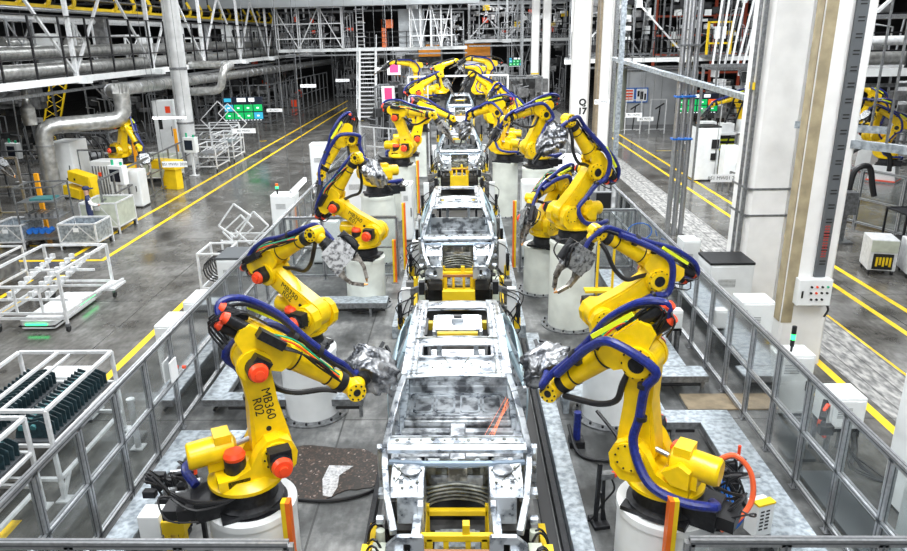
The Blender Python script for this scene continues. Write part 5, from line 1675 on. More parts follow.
# foreground racks with rows of dark parts
def parts_rack(x, y, hx, hy, h, label, rows, tag_or=False):
    T = thing('parts_rack', label, 'rack', (x, y, 0), 0)
    m = MB()
    frame_box(m, hx, hy, 0.35, h, 0.055)
    for sx in (-hx, hx):
        m.bar((sx, -hy, h * .62), (sx, hy, h * .62), 0.05)
    m.bar((-hx, -hy, h * .62), (hx, -hy, h * .62), 0.05).bar((-hx, hy, h * .62), (hx, hy, h * .62), 0.05)
    m.bar((-hx * .15, -hy, h), (-hx * .15, hy, h), 0.05).bar((hx * .1, -hy, h - .04), (hx * .1, hy, h - .04), 0.04)
    m.build('frame', STEELW, T, bevel=0.006)
    m = MB()
    for sx in (-hx, hx):
        for sy in (-hy, hy): m.box(sx - .09, sx + .09, sy - .09, sy + .09, 0, 0.02).bar((sx, sy - sgn(sy) * .25, .35), (sx, sy, .05), .05)
    m.build('foot', STEELW, T)
    for x0 in (-hx * .55, hx * .55):
        MB().box(x0 - hx * .36, x0 + hx * .36, -hy + .06, hy - .06, h * .62, h * .62 + .03).build('tray', DKGREY, T)
        m = MB(); m2 = MB()
        for k in range(rows):
            yy = -hy + .14 + (2 * hy - .28) * k / (rows - 1)
            m.prism([(-hx * .34, 0), (hx * .34, 0), (hx * .30, .17), (hx * .10, .23), (-hx * .12, .20), (-hx * .30, .24)], yy - .010, yy + .010, lambda a, b, t: (x0 + a, t + b * .35, h * .65 + b))
            m2.cyl((x0, yy + .02, h * .65 + .14), (x0, yy + .06, h * .65 + .15), 0.045, n=8)
            m2.box(x0 - hx * .28, x0 - hx * .16, yy + .02, yy + .05, h * .65 + .10, h * .65 + .18)
        m.build('stacked_parts', mat_dkteal, T).__setitem__('kind', 'stuff')
        m2.build('part_fittings', TEAL, T).__setitem__('kind', 'stuff')
    if tag_or:
        MB().box(hx - .05, hx + .05, -hy - .04, -hy + .02, h - .03, h + .08).build('orange_tag', ORANGE, T)
    return T

mat_dkteal = mat('dark_moulded_part', (0.025, 0.05, 0.06), 0.35, 0.2, 0.5, 20)
parts_rack(-6.62, 9.55, 0.78, 0.98, 1.46, 'white steel rack of dark moulded parts outside the left fence, nearer the yellow line', 17)
parts_rack(-6.75, 7.55, 0.70, 0.85, 1.45, 'white steel rack of dark parts with an orange tag at the left picture edge', 14, True)
T = thing('steel_post', 'short white bollard post between rack and left fence', 'post', (-5.35, 9.95, 0))
MB().cyl((0, 0, 0), (0, 0, 0.85), 0.05, n=14).cyl((0, 0, .85), (0, 0, .9), .065, n=14).box(-.1, .1, -.1, .1, 0, .02).build('post', STEELW, T)
cabinet(-6.95, 10.95, 0.9, 0.45, 0.9, 'small pale box behind the nearer parts rack', vents=False)

# wire and sheet containers
def container(x, y, hx, hy, h, label, body, sheet=True, rz=0):
    T = thing('container', label, 'container', (x, y, 0), rz)
    m = MB(); frame_box(m, hx, hy, 0.25, h, 0.05)
    m.bar((-hx, -hy, .25), (0, -hy, h), .03).bar((hx, -hy, .25), (0, -hy, h), .03)
    m.build('frame', GREY if not sheet else STEELW, T)
    m = MB()
    for sy in (-hy, hy): m.box(-hx + .02, hx - .02, sy - .012, sy + .012, .27, h - .04)
    for sx in (-hx, hx): m.box(sx - .012, sx + .012, -hy + .02, hy - .02, .27, h - .04)
    m.box(-hx, hx, -hy, hy, .23, .26)
    m.build('side_sheet', body, T)
    MB().box(-.12, .06, -hy - .02, -hy - .012, h - .25, h - .12).build('label_card', WHITEB, T)
    casters(T, hx - .05, hy - .05)
    return T
container(-12.6, 24.25, 0.64, 0.68, 1.08, 'pale green-grey sheet steel bin nearest the left aisle lines', PALEG)
container(-12.35, 22.1, 0.60, 0.52, 0.85, 'low grey container right of the stillage with blue parts', GALV)
container(-14.75, 22.3, 0.50, 0.6, 0.80, 'low grey container left of the stillage with blue parts', GALV)
container(-14.5, 33.6, 0.75, 0.8, 1.2, 'pale green bin beside the round column', PALEG)
T = thing('shelf_trolley', 'grey shelf trolley with blue parts in the left neighbouring cell', 'trolley', (-13.75, 22.4, 0), 0.1)
m = MB(); frame_box(m, 0.62, 0.55, 0.3, 2.0, 0.045)
for z in (.3, .95, 1.5): m.box(-.6, .6, -.53, .53, z, z + .03)
m.build('frame', GREY, T)
m = MB()
for k in range(4): m.cyl((-.4 + k * .2, -.5, .55), (-.4 + k * .2, -.2, .55), .09, n=12)
m.build('blue_parts', BLUE, T)
m = MB()
for k in range(5): m.box(-.5 + k * .2, -.38 + k * .2, -.4, .3, .98, 1.12)
m.build('steel_parts', ALU, T)
MB().box(-.3, .4, -.3, .3, 1.53, 1.58).build('teal_sheet', TEAL, T)
casters(T, .55, .5)

# yellow fixture blocks
T = thing('yellow_fixture', 'yellow slanting fixture blocks behind the worker on the left', 'fixture', (-15.0, 27.3, 0), -0.3)
T.scale = (.68, .7, .85)
MB().box(-1.0, 0.5, -0.35, 0.35, 1.25, 1.75, Matrix.Rotation(0.18, 4, 'Y')).build('upper_block', YEL2, T, bevel=0.02)
MB().box(-1.3, -0.1, -0.45, 0.25, 0.55, 1.0, Matrix.Rotation(0.18, 4, 'Y')).build('lower_block', YEL2, T, bevel=0.02)
MB().prism([(0.0, 0), (0.9, 0), (0.8, 1.6), (0.3, 1.7)], -0.3, 0.3, lambda a, b, t: (a, t, b)).build('stand', YEL2, T)
MB().box(-.3, -.18, -.36, -.35, 1.45, 1.55).box(-.8, -.7, -.36, -.35, 1.45, 1.55).build('slots', INK, T)
T = thing('yellow_fixture', 'yellow plate stand under the robot in the left neighbouring cell', 'fixture', (-13.75, 31.5, 0), -0.4)
MB().box(-0.3, 1.1, -0.1, 0.5, 0.9, 1.3).build('top_block', YEL2, T, bevel=0.02)
MB().prism([(0.0, 0), (1.0, 0), (1.0, .9), (0.4, .9)], 0, 0.4, lambda a, b, t: (a, t, b)).build('stand', YEL2, T)

# HMI stations
def hmi(x, y, label, h=1.9):
    T = thing('operator_panel', label, 'control panel', (x, y, 0), -0.3)
    MB().box(-.05, .05, -.05, .05, 0, h - .7).box(-.2, .2, -.15, .15, 0, .03).build('stand', STEELW, T)
    MB().box(-.36, .36, -.14, .14, h - .75, h).build('housing', WHITE, T, bevel=0.03)
    MB().box(-.26, .20, -.155, -.14, h - .62, h - .14).build('screen', SCRK, T)
    MB().cyl((-.2, 0, h), (-.2, 0, h + .2), .05, n=10).cyl((.2, 0, h), (.2, 0, h + .12), .05, n=10).build('green_lamp', GREEN, T)
    return T
hmi(-13.2, 26.6, 'white operator panel with dark screen beside the pale green bin')
hmi(-13.3, 34.6, 'white operator panel with green lamps beside the round column')
hmi(-21.5, 33.5, 'operator panel deep in the left cell near the picture edge')
T = thing('equipment_tower', 'tall white equipment tower beneath the yellow robot on the left', 'machine', (-14.9, 29.2, 0), -0.2)
MB().box(-.5, .5, -.4, .4, 0, 1.7).build('body', WHITE, T, bevel=.02)
m = MB()
for k in range(6): m.box(-.4 + k * .14, -.36 + k * .14, -.45, -.4, 0.3, 1.5)
m.build('conduits', GREY, T)
MB().box(-0.1, 0.02, -.5, -.45, 1.1, 1.25).build('red_valve', RED, T)
cabinet(-17.0, 30.2, 1.0, 1.4, 2.4, 'tall white cabinet under the silver duct elbow at the left', vents=False)
T = cabinet(-15.9, 38.5, 1.1, 0.9, 3.4, 'tall white board with red and black marks behind the round column', vents=False)
MB().box(.15, .42, -.48, -.45, 2.75, 3.1).build('red_plate', RED, T)
MB().box(-.3, -.1, -.48, -.45, 1.9, 2.6).build('black_lettering', INK, T)
T = cabinet(-13.35, 27.9, 1.0, 0.7, 1.5, 'white machine body right of the operator panel in the left cell', vents=False)

# cell fences
fence('cell_fence', 'grey mesh-less steel fence bordering the left neighbouring cell by the aisle', (-12.95, 24.6), (-13.9, 37.4), 10, h=1.7, post_m=GREY, panel=False, pw=0.06, mid=0.95, bot=0.12)
fence('cell_fence', 'steel fence deep inside the left neighbouring cell', (-21.0, 30.0), (-15.4, 30.0), 5, h=2.0, post_m=GREY, panel=False, pw=0.06, mid=1.0, bot=0.15)
fence('cell_fence', 'steel fence crossing the left cell behind the yellow blocks', (-21.0, 26.2), (-16.8, 26.2), 4, h=2.3, post_m=ALU, panel=False, pw=0.07, mid=1.2, bot=0.2)
fence('dark_fence', 'dark steel fence across the far end behind the left racks', (-21.0, 57.0), (-15.2, 57.0), 8, h=3.0, post_m=GREY, panel=False, pw=0.08, mid=1.5, bot=0.15)
fence('dark_fence', 'dark steel fence running away from the green information board', (-15.2, 57.0), (-14.3, 78.0), 12, h=3.0, post_m=GREY, panel=False, pw=0.08, mid=1.5, bot=0.15)
for i, (x, y, h, lb) in enumerate(((-14.75, 23.9, 2.1, 'orange-yellow post left of the yellow fixture'), (-18.2, 23.4, 2.4, 'orange-yellow post at the far left edge'), (-14.4, 35.6, 2.2, 'orange-yellow post at the foot of the round column'),
                                (-14.4, 30.9, 3.0, 'orange-brown upright beside the left cell robot'))):
    T = thing('guard_post', lb, 'post', (x, y, 0))
    MB().box(-.07, .07, -.05, .05, 0, h).build('post', mat_og, T)
    MB().box(-.15, .15, -.15, .15, 0, .02).build('foot', GREY, T)
for (x, y, w_, label) in ((-20.0, 24.6, 2.2, 'grey pipework frame at the left edge below the mezzanine'), (-17.6, 33.5, 2.4, 'grey machine frame between the duct and the left cell'), (-19.6, 38.0, 3.0, 'dim machine frame behind the left cell')):
    T = thing('pipework_machine', label, 'machine', (x, y, 0))
    m = MB(); frame_box(m, w_ / 2, .8, .5, 2.4, .09); m.box(-w_ / 2, w_ / 2, -.8, .8, 1.2, 1.28)
    m.build('frame', GREY, T)
    m = MB(); rr = random.Random(int(x * 5))
    for k in range(14):
        a, b, c = rr.uniform(-w_ / 2, w_ / 2), rr.uniform(-.8, .8), rr.uniform(.4, 2.2)
        s_ = rr.uniform(.08, .22)
        m.box(a - s_, a + s_, b - .15, b + .15, c - s_, c + s_)
    m.build('equipment', MACHG, T)
    m = MB()
    for k in range(8):
        a, c = rr.uniform(-w_ / 2, w_ / 2), rr.uniform(.6, 2.2)
        m.tube(spline([(a, -.85, .2), (a + .2, -1.0, c), (a - .3, -.9, 2.3)], 4), .03, 5)
    m.build('hoses', BLACK, T, True)

# person
T = None
def person(x, y, rz, label):
    verts = [(0, 0, 0.98), (0, 0, 1.18), (0.01, 0, 1.40), (0.02, 0, 1.50), (0.03, 0, 1.62), (0.03, 0, 1.70),
             (-0.09, 0.0, 0.92), (-0.10, 0.02, 0.50), (-0.10, -0.02, 0.08), (-0.10, 0.10, 0.04),
             (0.09, 0.0, 0.92), (0.10, 0.03, 0.50), (0.10, 0.0, 0.08), (0.10, 0.12, 0.04),
             (-0.18, 0, 1.40), (-0.24, 0.06, 1.14), (-0.14, 0.28, 1.08),
             (0.18, 0, 1.40), (0.26, 0.12, 1.18), (0.20, 0.38, 1.16)]
    edges = [(0, 1), (1, 2), (2, 3), (3, 4), (4, 5), (0, 6), (6, 7), (7, 8), (8, 9), (0, 10), (10, 11), (11, 12), (12, 13), (2, 14), (14, 15), (15, 16), (2, 17), (17, 18), (18, 19)]
    rad = [.15, .13, .15, .06, .095, .09, .10, .065, .045, .04, .10, .065, .045, .04, .07, .05, .035, .07, .05, .035]
    me = bpy.data.meshes.new('person')
    me.from_pydata(verts, edges, [])
    o = bpy.data.objects.new('person', me)
    COL.objects.link(o)
    sk = o.modifiers.new('skin', 'SKIN')
    for i, r in enumerate(rad): me.skin_vertices[0].data[i].radius = (r, r * .8 if i in (0, 1, 2) else r)
    me.skin_vertices[0].data[0].use_root = True
    ss = o.modifiers.new('s', 'SUBSURF'); ss.levels = 1; ss.render_levels = 1
    bpy.context.view_layer.update()
    m2 = bpy.data.meshes.new_from_object(o.evaluated_get(bpy.context.evaluated_depsgraph_get()))
    bpy.data.objects.remove(o)
    m2.materials.clear()
    for q in (CLOTH, SKIN, CLOTHW): m2.materials.append(q)
    for p in m2.polygons:
        c = p.center
        p.use_smooth = True
        p.material_index = 1 if c.z > 1.52 or (c.y > .30) else (2 if c.y > .04 and 1.0 < c.z < 1.35 else 0)
    o = bpy.data.objects.new('person', m2)
    COL.objects.link(o)
    o.location = (x, y, 0); o.rotation_euler.z = rz
    tag(o, label, 'person')
    MB().ball((0.03, 0, 1.73), (.105, .115, .08), 14).box(-.06, .12, .08, .22, 1.70, 1.72).build('cap', CLOTH, o, True)
    m = MB()
    for s in (-1, 1): m.ball((0.03 + s * .033, .088, 1.655), .012, 8)
    m.build('eyes', INK, o)
    MB().ball((0.03, .10, 1.63), (.012, .02, .02), 8).build('nose', SKIN, o, True)
    MB().box(-.005, .065, .088, .094, 1.588, 1.596).build('mouth', RED, o)
    return o
person(-12.62, 23.05, -1.2, 'person in navy work clothes and cap, white sleeves, reaching over the trolley')

# racks near the round column
def wire_rack(x, y, hx, hy, h, label, tilt=0.0):
    T = thing('wire_rack', label, 'rack', (x, y, 0), tilt)
    m = MB(); frame_box(m, hx, hy, .3, h, .05)
    for k in range(6): m.bar((-hx + 2 * hx * k / 5, -hy, h * .6), (-hx + 2 * hx * k / 5, hy, h * .75), .04)
    m.bar((-hx, -hy, h * .6), (hx, -hy, h * .6), .045).bar((-hx, hy, h * .75), (hx, hy, h * .75), .045)
    m.build('frame', STEELW, T)
    m = MB()
    for k in range(7): m.box(-hx + .1 + k * (2 * hx - .2) / 7, -hx + .2 + k * (2 * hx - .2) / 7, -hy * .8, hy * .8, h * .62, h * .72)
    m.build('sheet_parts', ALU, T)
    casters(T, hx, hy)
wire_rack(-12.95, 36.4, .55, 1.0, 1.3, 'white wire rack of panels nearest the round column')
wire_rack(-13.0, 39.4, .55, 1.0, 1.5, 'white wire rack of panels behind the one nearest the round column')
wire_rack(-14.6, 41.6, 1.4, .8, 1.6, 'long low rack of parts in rows behind the round column')
T = thing('tilting_frame', 'pair of slanted open white frames above the racks by the round column', 'frame', (-13.6, 40.8, 0))
rectf((-.5, 2.3), .75, .4, .75, 0).build('frame', STEELW, T)
rectf((.4, 2.1), .75, .4, -.85, .4).build('frame', STEELW, T)
m = MB()
for sx in (-.9, .8): m.box(sx - .03, sx + .03, 0.1, .16, 0, 1.9)
m.bar((-.9, .13, 1.9), (.8, .13, 1.9), .05).build('stand', STEELW, T)
T = thing('transport_rack', 'white-framed rack corner at the left edge beyond the transport rack', 'rack', (-12.9, 17.8, 0))
m = MB(); frame_box(m, .6, .8, .3, 1.0, .05); m.build('frame', STEELW, T)
m = MB()
for k in range(6): m.box(-.5 + k * .18, -.4 + k * .18, -.7, .7, .35, .8)
m.build('parts', MACHG, T)

# information boards with green tiles
def andon(x, y, z0, w_, h, label, rz=0, red=False, pole=True):
    T = thing('information_board', label, 'screen', (x, y, 0), rz)
    MB().box(-w_ / 2, w_ / 2, 0, .15, z0, z0 + h).build('housing', SCRK, T)
    m = MB(); mb = MB(); mr = MB(); mw = MB()
    cw_ = w_ / 4
    for r_ in range(2):
        for c in range(4):
            q = m
            if not red and ((r_ == 1 and c == 0) or (r_ == 0 and c == 3)): q = mb
            if red and r_ == 1 and c == 3: q = mr
            if red and r_ == 1 and c == 1: q = m
            x0 = -w_ / 2 + c * cw_ + .03
            z_ = z0 + .10 + r_ * h * .33
            q.box(x0, x0 + cw_ - .06, -.012, 0, z_, z_ + h * .28)
            mw.box(x0 + cw_ * .3, x0 + cw_ * .55, -.016, -.012, z_ + h * .11, z_ + h * .17)
    mb.box(-w_ / 2 + .04, -w_ / 2 + cw_ * .8, -.012, 0, z0 + h * .80, z0 + h * .95)
    mw.box(-.15 * w_, .08 * w_, -.012, 0, z0 + h * .80, z0 + h * .96).box(.15 * w_, .3 * w_, -.012, 0, z0 + h * .80, z0 + h * .96)
    for k in range(12): mw.box(-w_ / 2 + .05 + k * w_ / 12.5, -w_ / 2 + .05 + (k + .6) * w_ / 12.5, -.012, 0, z0 + .02, z0 + .06)
    m.build('green_tiles', SCRG, T); mb.build('blue_tiles', SCRB, T); mw.build('white_text_tiles', SCRW, T)
    if red: mr.build('red_tile', SCRR, T)
    for sx in (-w_ * .3, w_ * .3):
        if pole: MB().box(sx - .04, sx + .04, .15, .23, 0, z0 + h).build('post', GREY, T)
        else: MB().box(sx - .03, sx + .03, .05, .11, z0 + h, 12.9).build('hanger', GREY, T)
    return T
andon(-13.65, 45.0, 1.55, 2.45, 1.45, 'wide dark information board with green and blue tiles in the left aisle')
andon(12.3, 38.0, 2.28, 2.2, 1.0, 'information board with green tiles and one red tile on the right', red=True)
andon(4.75, 63.0, 3.8, 1.2, 0.75, 'small distant information board with green tiles between white columns', pole=False)

# hanging position signs
def sign(x, y, z, w_, body, label, h=0.22):
    T = thing('position_sign', label, 'sign', (x, y, z))
    MB().box(-w_ / 2, w_ / 2, -.01, .01, -h / 2, h / 2).build('plate', WHITEB, T)
    text('lettering', body, h * .62, FRONT(0, -.012, 0), INK, T, ext=.001)
    m = MB()
    for s in (-1, 1): m.cyl((s * w_ * .4, 0, h / 2), (s * w_ * .4, 0, 12.98 - z), .008, n=5)
    m.build('hanging_wire', GREY, T)
sign(-10.7, 26.0, 2.0, 0.95, 'BS1 MW01 2020', 'hanging white sign BS1 MW01 2020 over the left cell fence')
sign(7.3, 19.6, 2.45, 0.75, 'BS1 MW01 2020', 'hanging white sign BS1 MW01 2020 left of the thick column')
for x, y, z, w_, lb in ((-10.1, 33, 2.35, 1.1, 'small white hanging sign over the far left aisle, right of the racks'), (-13.0, 50, 1.7, 1.1, 'small white hanging sign below the green board'),
                        (-10.5, 50, 3.3, 1.1, 'small white hanging sign at the start of the dark fence'), (-9.4, 58, 3.2, 1.1, 'small white hanging sign farther along the left aisle'),
                        (-6.1, 56, 4.1, 0.9, 'small white hanging sign left of the ladder'), (-20.0, 33, 3.0, 1.0, 'small white hanging sign at the left picture edge'),
                        (6.6, 34.0, 3.3, 0.7, 'small white hanging sign between the two marked columns'), (8.6, 36, 2.45, 0.8, 'small white hanging sign in front of the pale wall, left one'),
                        (10.2, 40, 1.8, 0.9, 'small white hanging sign in front of the pale wall, right one'), (14.5, 30, 2.4, 0.6, 'small white hanging sign near the right cell robot')):
    sign(x, y, z, w_, 'BS1 MW01', lb)

# silver ducts
def duct(pts, r, label, bands=True, name='air_duct'):
    T = thing(name, label, 'duct')
    P_ = [V(p) for p in pts]
    MB().tube(P_, r, 18).build('pipe', DUCT, T, True, ang=50)
    m = MB()
    for a, b in zip(P_[:-1], P_[1:]):
        L = (b - a).length
        if L < 1.2: continue
        n = max(1, int(L / 1.5))
        d = (b - a).normalized()
        for i in range(n + 1):
            c = a + (b - a) * (0.06 + .88 * i / n)
            m.cyl(c - d * .03, c + d * .03, r * 1.08, n=18)
    m.build('band', ALU, T, True)
    return T
def elbow(pts, rad, k=4):
    P_ = [V(p) for p in pts]
    out = [P_[0]]
    for i in range(1, len(P_) - 1):
        a = (P_[i - 1] - P_[i]).normalized() * rad; b = (P_[i + 1] - P_[i]).normalized() * rad
        for j in range(k + 1):
            t = j / k
            out.append(P_[i] + a * (1 - t) ** 2 + b * t ** 2)
    out.append(P_[-1])
    return out
duct(elbow([(-16.9, 28.4, 0.0), (-16.9, 28.4, 3.2), (-14.2, 30.0, 3.25), (-14.2, 30.0, 4.35)], .6), .33, 'big silver duct stepping up at the left in front of the dark bay')
duct(elbow([(-14.2, 30.0, 4.4), (-15.9, 32.5, 4.3), (-16.3, 50, 4.05), (-16.3, 100, 3.6)], .6), .30, 'long silver duct running away under the left mezzanine')
m = MB(); rr = random.Random(2)
duct(elbow([(-16.2, 41.2, 3.7), (-15.0, 40.0, 3.70), (-13.3, 40.0, 3.75), (-13.0, 40.0, 4.9), (-13.0, 41.5, 5.05), (-15.9, 43, 5.05)], .4), .22, 'thin silver duct bending beside the round column')
T = thing('duct_manifold', 'cluster of short silver stubs on top of the stepping duct', 'duct', (-14.2, 30.0, 4.3))
for k in range(5): MB().cyl((-.3 + k * .15, 0, .0), (-.34 + k * .17, 0, .42), .06, n=10).build('stub', DUCT, T, True)
T = thing('exhaust_barrel', 'short silver barrel hanging under the left mezzanine', 'barrel', (-17.2, 28.2, 3.3))
MB().lathe([(.26, 0), (.26, .65), (.2, .72), (.12, .9), (.12, 1.9)], n=22).build('barrel', DUCT, T, True)
T = thing('striped_gantry', 'yellow slanted lattice gantry in the dark bay at left', 'gantry', (-26.6, 44.0, 0))
m = MB()
for s in (0, 1.0): m.bar((s, 0, 0.0), (s + 1.8, 0, 4.9), .09)
for k in range(8): m.bar((k * .225, 0, .2 + k * .59), (1.0 + (k + 1) * .225, 0, .2 + (k + 1) * .59), .035).bar((1.0 + k * .225, 0, .2 + k * .59), ((k + 1) * .225, 0, .2 + (k + 1) * .59), .03)
m.build('lattice', YEL2, T)

# tube lamps low in the hall
def tube_lamp(a, b, label):
    T = thing('tube_lamp', label, 'lamp', a)
    d = V(b) - V(a)
    MB().cyl((0, 0, 0), d, .045, n=10).build('tube', LAMPM, T)
    MB().bar(V((0, 0, .07)), d + V((0, 0, .07)), .10, .05).build('reflector', STEELW, T)
    MB().bar((0, 0, .09), (0, 0, 12.95 - a[2]), .015).bar(d + V((0, 0, .09)), (d.x, d.y, 12.95 - b[2]), .015).build('hanger', GREY, T)
tube_lamp((-15.6, 36.0, 2.70), (-13.9, 36.0, 2.70), 'glowing white tube lamp left of the round column')
tube_lamp((-4.66, 18.8, 2.30), (-4.70, 20.9, 2.30), 'glowing white tube lamp above the left fence corner')

# ================================================================== RIGHT AISLE
T = thing('partition_wall', 'pale clad partition room with posters in the right background', 'partition', (13.7, 52.5, 0))
MB().box(-2.9, 3.2, 0, 4.0, 0, 3.75).build('cladding', WALLW, T)
m = MB()
for k in range(6): m.box(-2.9 + k * 1.2, -2.88 + k * 1.2, -.012, 0, 0, 3.75)
m.build('seams', GREY, T)
MB().box(-2.92, 3.22, -.03, .02, 3.72, 3.85).build('top_trim', GREY, T)
for cx, lb, q in ((12.05, 'blue-edged poster with red rows, left of two on the pale wall', RED), (12.98, 'blue-edged poster with dark figure, right of two on the pale wall', DARK)):
    T = thing('poster', lb, 'poster', (cx, 52.455, 2.1))
    MB().box(-.45, .45, -.02, .02, -.52, .52).build('board', BLUE, T)
    MB().box(-.38, .38, -.026, -.02, -.44, .44).build('sheet', WHITEB, T)
    m = MB()
    if q is RED:
        for k in range(4): m.box(-.30, .30, -.03, -.026, -.35 + k * .2, -.23 + k * .2)
    else:
        m.box(-.1, .12, -.03, -.026, -.3, .25).box(-.3, -.15, -.03, -.026, -.1, .3).box(.2, .32, -.03, -.026, -.35, .1)
    m.build('print', q, T)

def t_stand(x, y, lb):
    T = thing('handle_stand', lb, 'stand', (x, y, 0))
    m = MB()
    for sx in (-.5, .5): m.box(sx - .03, sx + .03, -.03, .03, 0, 2.2)
    m.bar((-.5, 0, 2.2), (.5, 0, 2.2), .05).bar((-.5, 0, .3), (.5, 0, .3), .05).bar((-.5, 0, .3), (-.5, 1, .1), .05).bar((.5, 0, .3), (.5, 1, .1), .05)
    m.build('frame', STEELW, T)
    MB().bar((0, -.05, .3), (0.1, -.05, 1.75), .07).bar((-.2, -.05, 1.6), (.35, -.05, 1.95), .08).build('handle', DARK, T)
t_stand(11.3, 47.5, 'white stand with dark T handle, left of the pair before the pale wall')
t_stand(12.9, 47.5, 'white stand with dark T handle, right of the pair before the pale wall')
T = thing('machine_cart', 'red and black machine on a cart in the right aisle background', 'machine', (13.8, 41.5, 0))
m = MB(); rr = random.Random(4)
for k in range(26):
    a, b, c = rr.uniform(-.6, .6), rr.uniform(-.5, .5), rr.uniform(.2, 2.0)
    s_ = rr.uniform(.06, .18); m.box(a - s_, a + s_, b - s_, b + s_, c - s_, c + s_)
m.build('body', MACH, T)
m = MB()
for k in range(14):
    a, c = rr.uniform(-.6, .6), rr.uniform(.3, 1.9)
    m.cyl((a, -.62, c), (a, -.7, c), .07, n=8)
m.build('red_parts', RED, T)
m = MB(); frame_box(m, .8, .7, .2, 2.4, .06); m.build('frame', STEELW, T)
T = thing('hi_vis_machine', 'black machine with bright yellow-green stripes beside the grey cabinets', 'machine', (14.2, 38.6, 0))
MB().box(-.5, .5, -.4, .4, 0, 1.0).build('body', BLACK, T)
m = MB()
for z in (.3, .55, .8): m.box(-.52, .52, -.43, .42, z, z + .1)
m.build('stripes', YGLO, T)
T = thing('stair_ladder', 'slanted black ladder with rungs in front of the red and black machine', 'ladder', (13.0, 36.8, 0))
m = MB()
for s in (0, .5): m.bar((s - .1, 0, 0), (s + .9, .2, 3.4), .06)
for k in range(12): m.bar((-.1 + k * .083, k * .017, .28 * k + .1), (.4 + k * .083, k * .017, .28 * k + .1), .05)
m.build('frame', DARK, T)

# grey cabinets
T = cabinet(10.85, 31.9, 0.95, 1.0, 2.35, 'tall pale grey cabinet with two dark panels behind the conduit bundle', vents=False, top=DARK)
MB().box(.10, .42, -.575, -.568, 1.45, 1.85).box(.10, .36, -.575, -.568, .95, 1.25).build('dark_panel', INK, T)
T = cabinet(11.35, 30.2, .62, .6, 1.75, 'pale grey cabinet in the middle of the three by the right aisle', vents=False, z0=.35)
T = cabinet(11.85, 29.4, .6, .6, 1.9, 'pale grey cabinet closest to the thick column, with small black knobs', vents=False, z0=.45)
fence('cell_fence', 'low steel rail before the grey cabinets', (10.95, 28.8), (11.4, 24.0), 3, h=.9, post_m=GREY, panel=False, pw=.06, mid=.5, bot=.1)
T = thing('workbench', 'white workbench with boxes above the grey cabinets', 'table', (13.5, 36.8, 0))
MB().box(-1.6, 1.6, -.5, .5, 1.35, 1.45).build('top', WHITE, T)
m = MB()
for sx in (-1.5, 1.5):
    for sy in (-.4, .4): m.box(sx - .05, sx + .05, sy - .05, sy + .05, 0, 1.35)
m.build('leg_posts', GREY, T)
m = MB().box(-1.3, -.6, -.3, .3, 1.45, 2.0).box(-.3, .3, -.3, .3, 1.45, 1.9).box(.6, 1.4, -.3, .3, 1.45, 2.05)
m.build('boxes', WHITE, T)

# grey box on stand with black hoses
T = thing('control_stand', 'grey control box on a stand with looping black hoses right of the slim column', 'control box', (11.75, 21.6, 0))
MB().box(-.3, .3, -.25, .25, .9, 1.6).build('box', GREY, T, bevel=.01)
MB().box(-.12, .12, -.12, .12, 0, .9).box(-.35, .35, -.3, .3, 0, .04).build('stand', GREY, T)
MB().tube(spline([(-.5, 0, .6), (-.55, 0, 1.6), (-.2, 0, 2.6), (.5, 0, 3.0), (1.1, 0, 2.7), (1.2, 0, 2.2)], 6), .07, 8).build('hose', BLACK, T, True)
MB().tube(spline([(.2, .2, 1.6), (.3, .2, 2.2), (.7, .2, 2.3), (.9, .2, 1.7), (1.0, .2, 1.4)], 6), .09, 8).build('hose', BLACK, T, True)
MB().tube(spline([(-.5, 0, .2), (-.3, 0, .1), (-.4, 0, .6)], 6), .05, 8).build('hose', BLACK, T, True)
fence('cell_fence', 'aluminium fence running off to the right edge behind the control box', (11.6, 27.8), (14.9, 19.2), 6, h=1.9, post_m=ALU, panel=True, pw=.08, mid=.95, bot=.15)
fence('cell_fence', 'aluminium fence behind the robot at the right edge', (13.0, 34.0), (22.0, 34.0), 6, h=1.7, post_m=ALU, panel=False, pw=.08, mid=.9, bot=.15)
def low_unit(x, y, lb):
    T = thing('weld_controller', lb, 'control unit', (x, y, 0), -0.25)
    T.scale = (.8, .8, .85)
    MB().box(-.42, .42, -.5, .5, .15, 1.15).build('body', STEELW, T, bevel=.02)
    MB().box(-.40, .40, -.52, -.5, .75, 1.12).build('pale_panel', PALEG, T)
    m = MB().box(-.30, .30, -.53, -.5, .2, .7)
    m.build('connector_bay', INK, T)
    m = MB()
    for k in range(5): m.box(-.22 + k * .1, -.16 + k * .1, -.56, -.53, .3 + .05 * (k % 2), .6)
    m.build('yellow_plugs', YEL2, T)
    casters(T, .35, .42)
low_unit(11.35, 18.7, 'low controller unit with yellow plugs at the right edge, left of the pair')
low_unit(12.15, 18.3, 'low controller unit with yellow plugs at the right edge, right of the pair')
T = thing('shelf_trolley', 'dark trolley behind the two low controller units', 'trolley', (13.6, 20.6, 0))
m = MB(); frame_box(m, .8, .5, .3, 1.2, .05); m.box(-.8, .8, -.5, .5, .3, .34).box(-.8, .8, -.5, .5, 1.17, 1.2); m.build('frame', DARK, T); casters(T, .7, .4)
T = thing('signal_post', 'slim post with dark head at the right picture edge', 'post', (7.9, 10.6, 0))
MB().cyl((0, 0, 0), (0, 0, 1.25), .035, n=10).build('post', ALU, T)
MB().box(-.12, .16, -.1, .1, 1.25, 1.4).build('head', DARK, T)

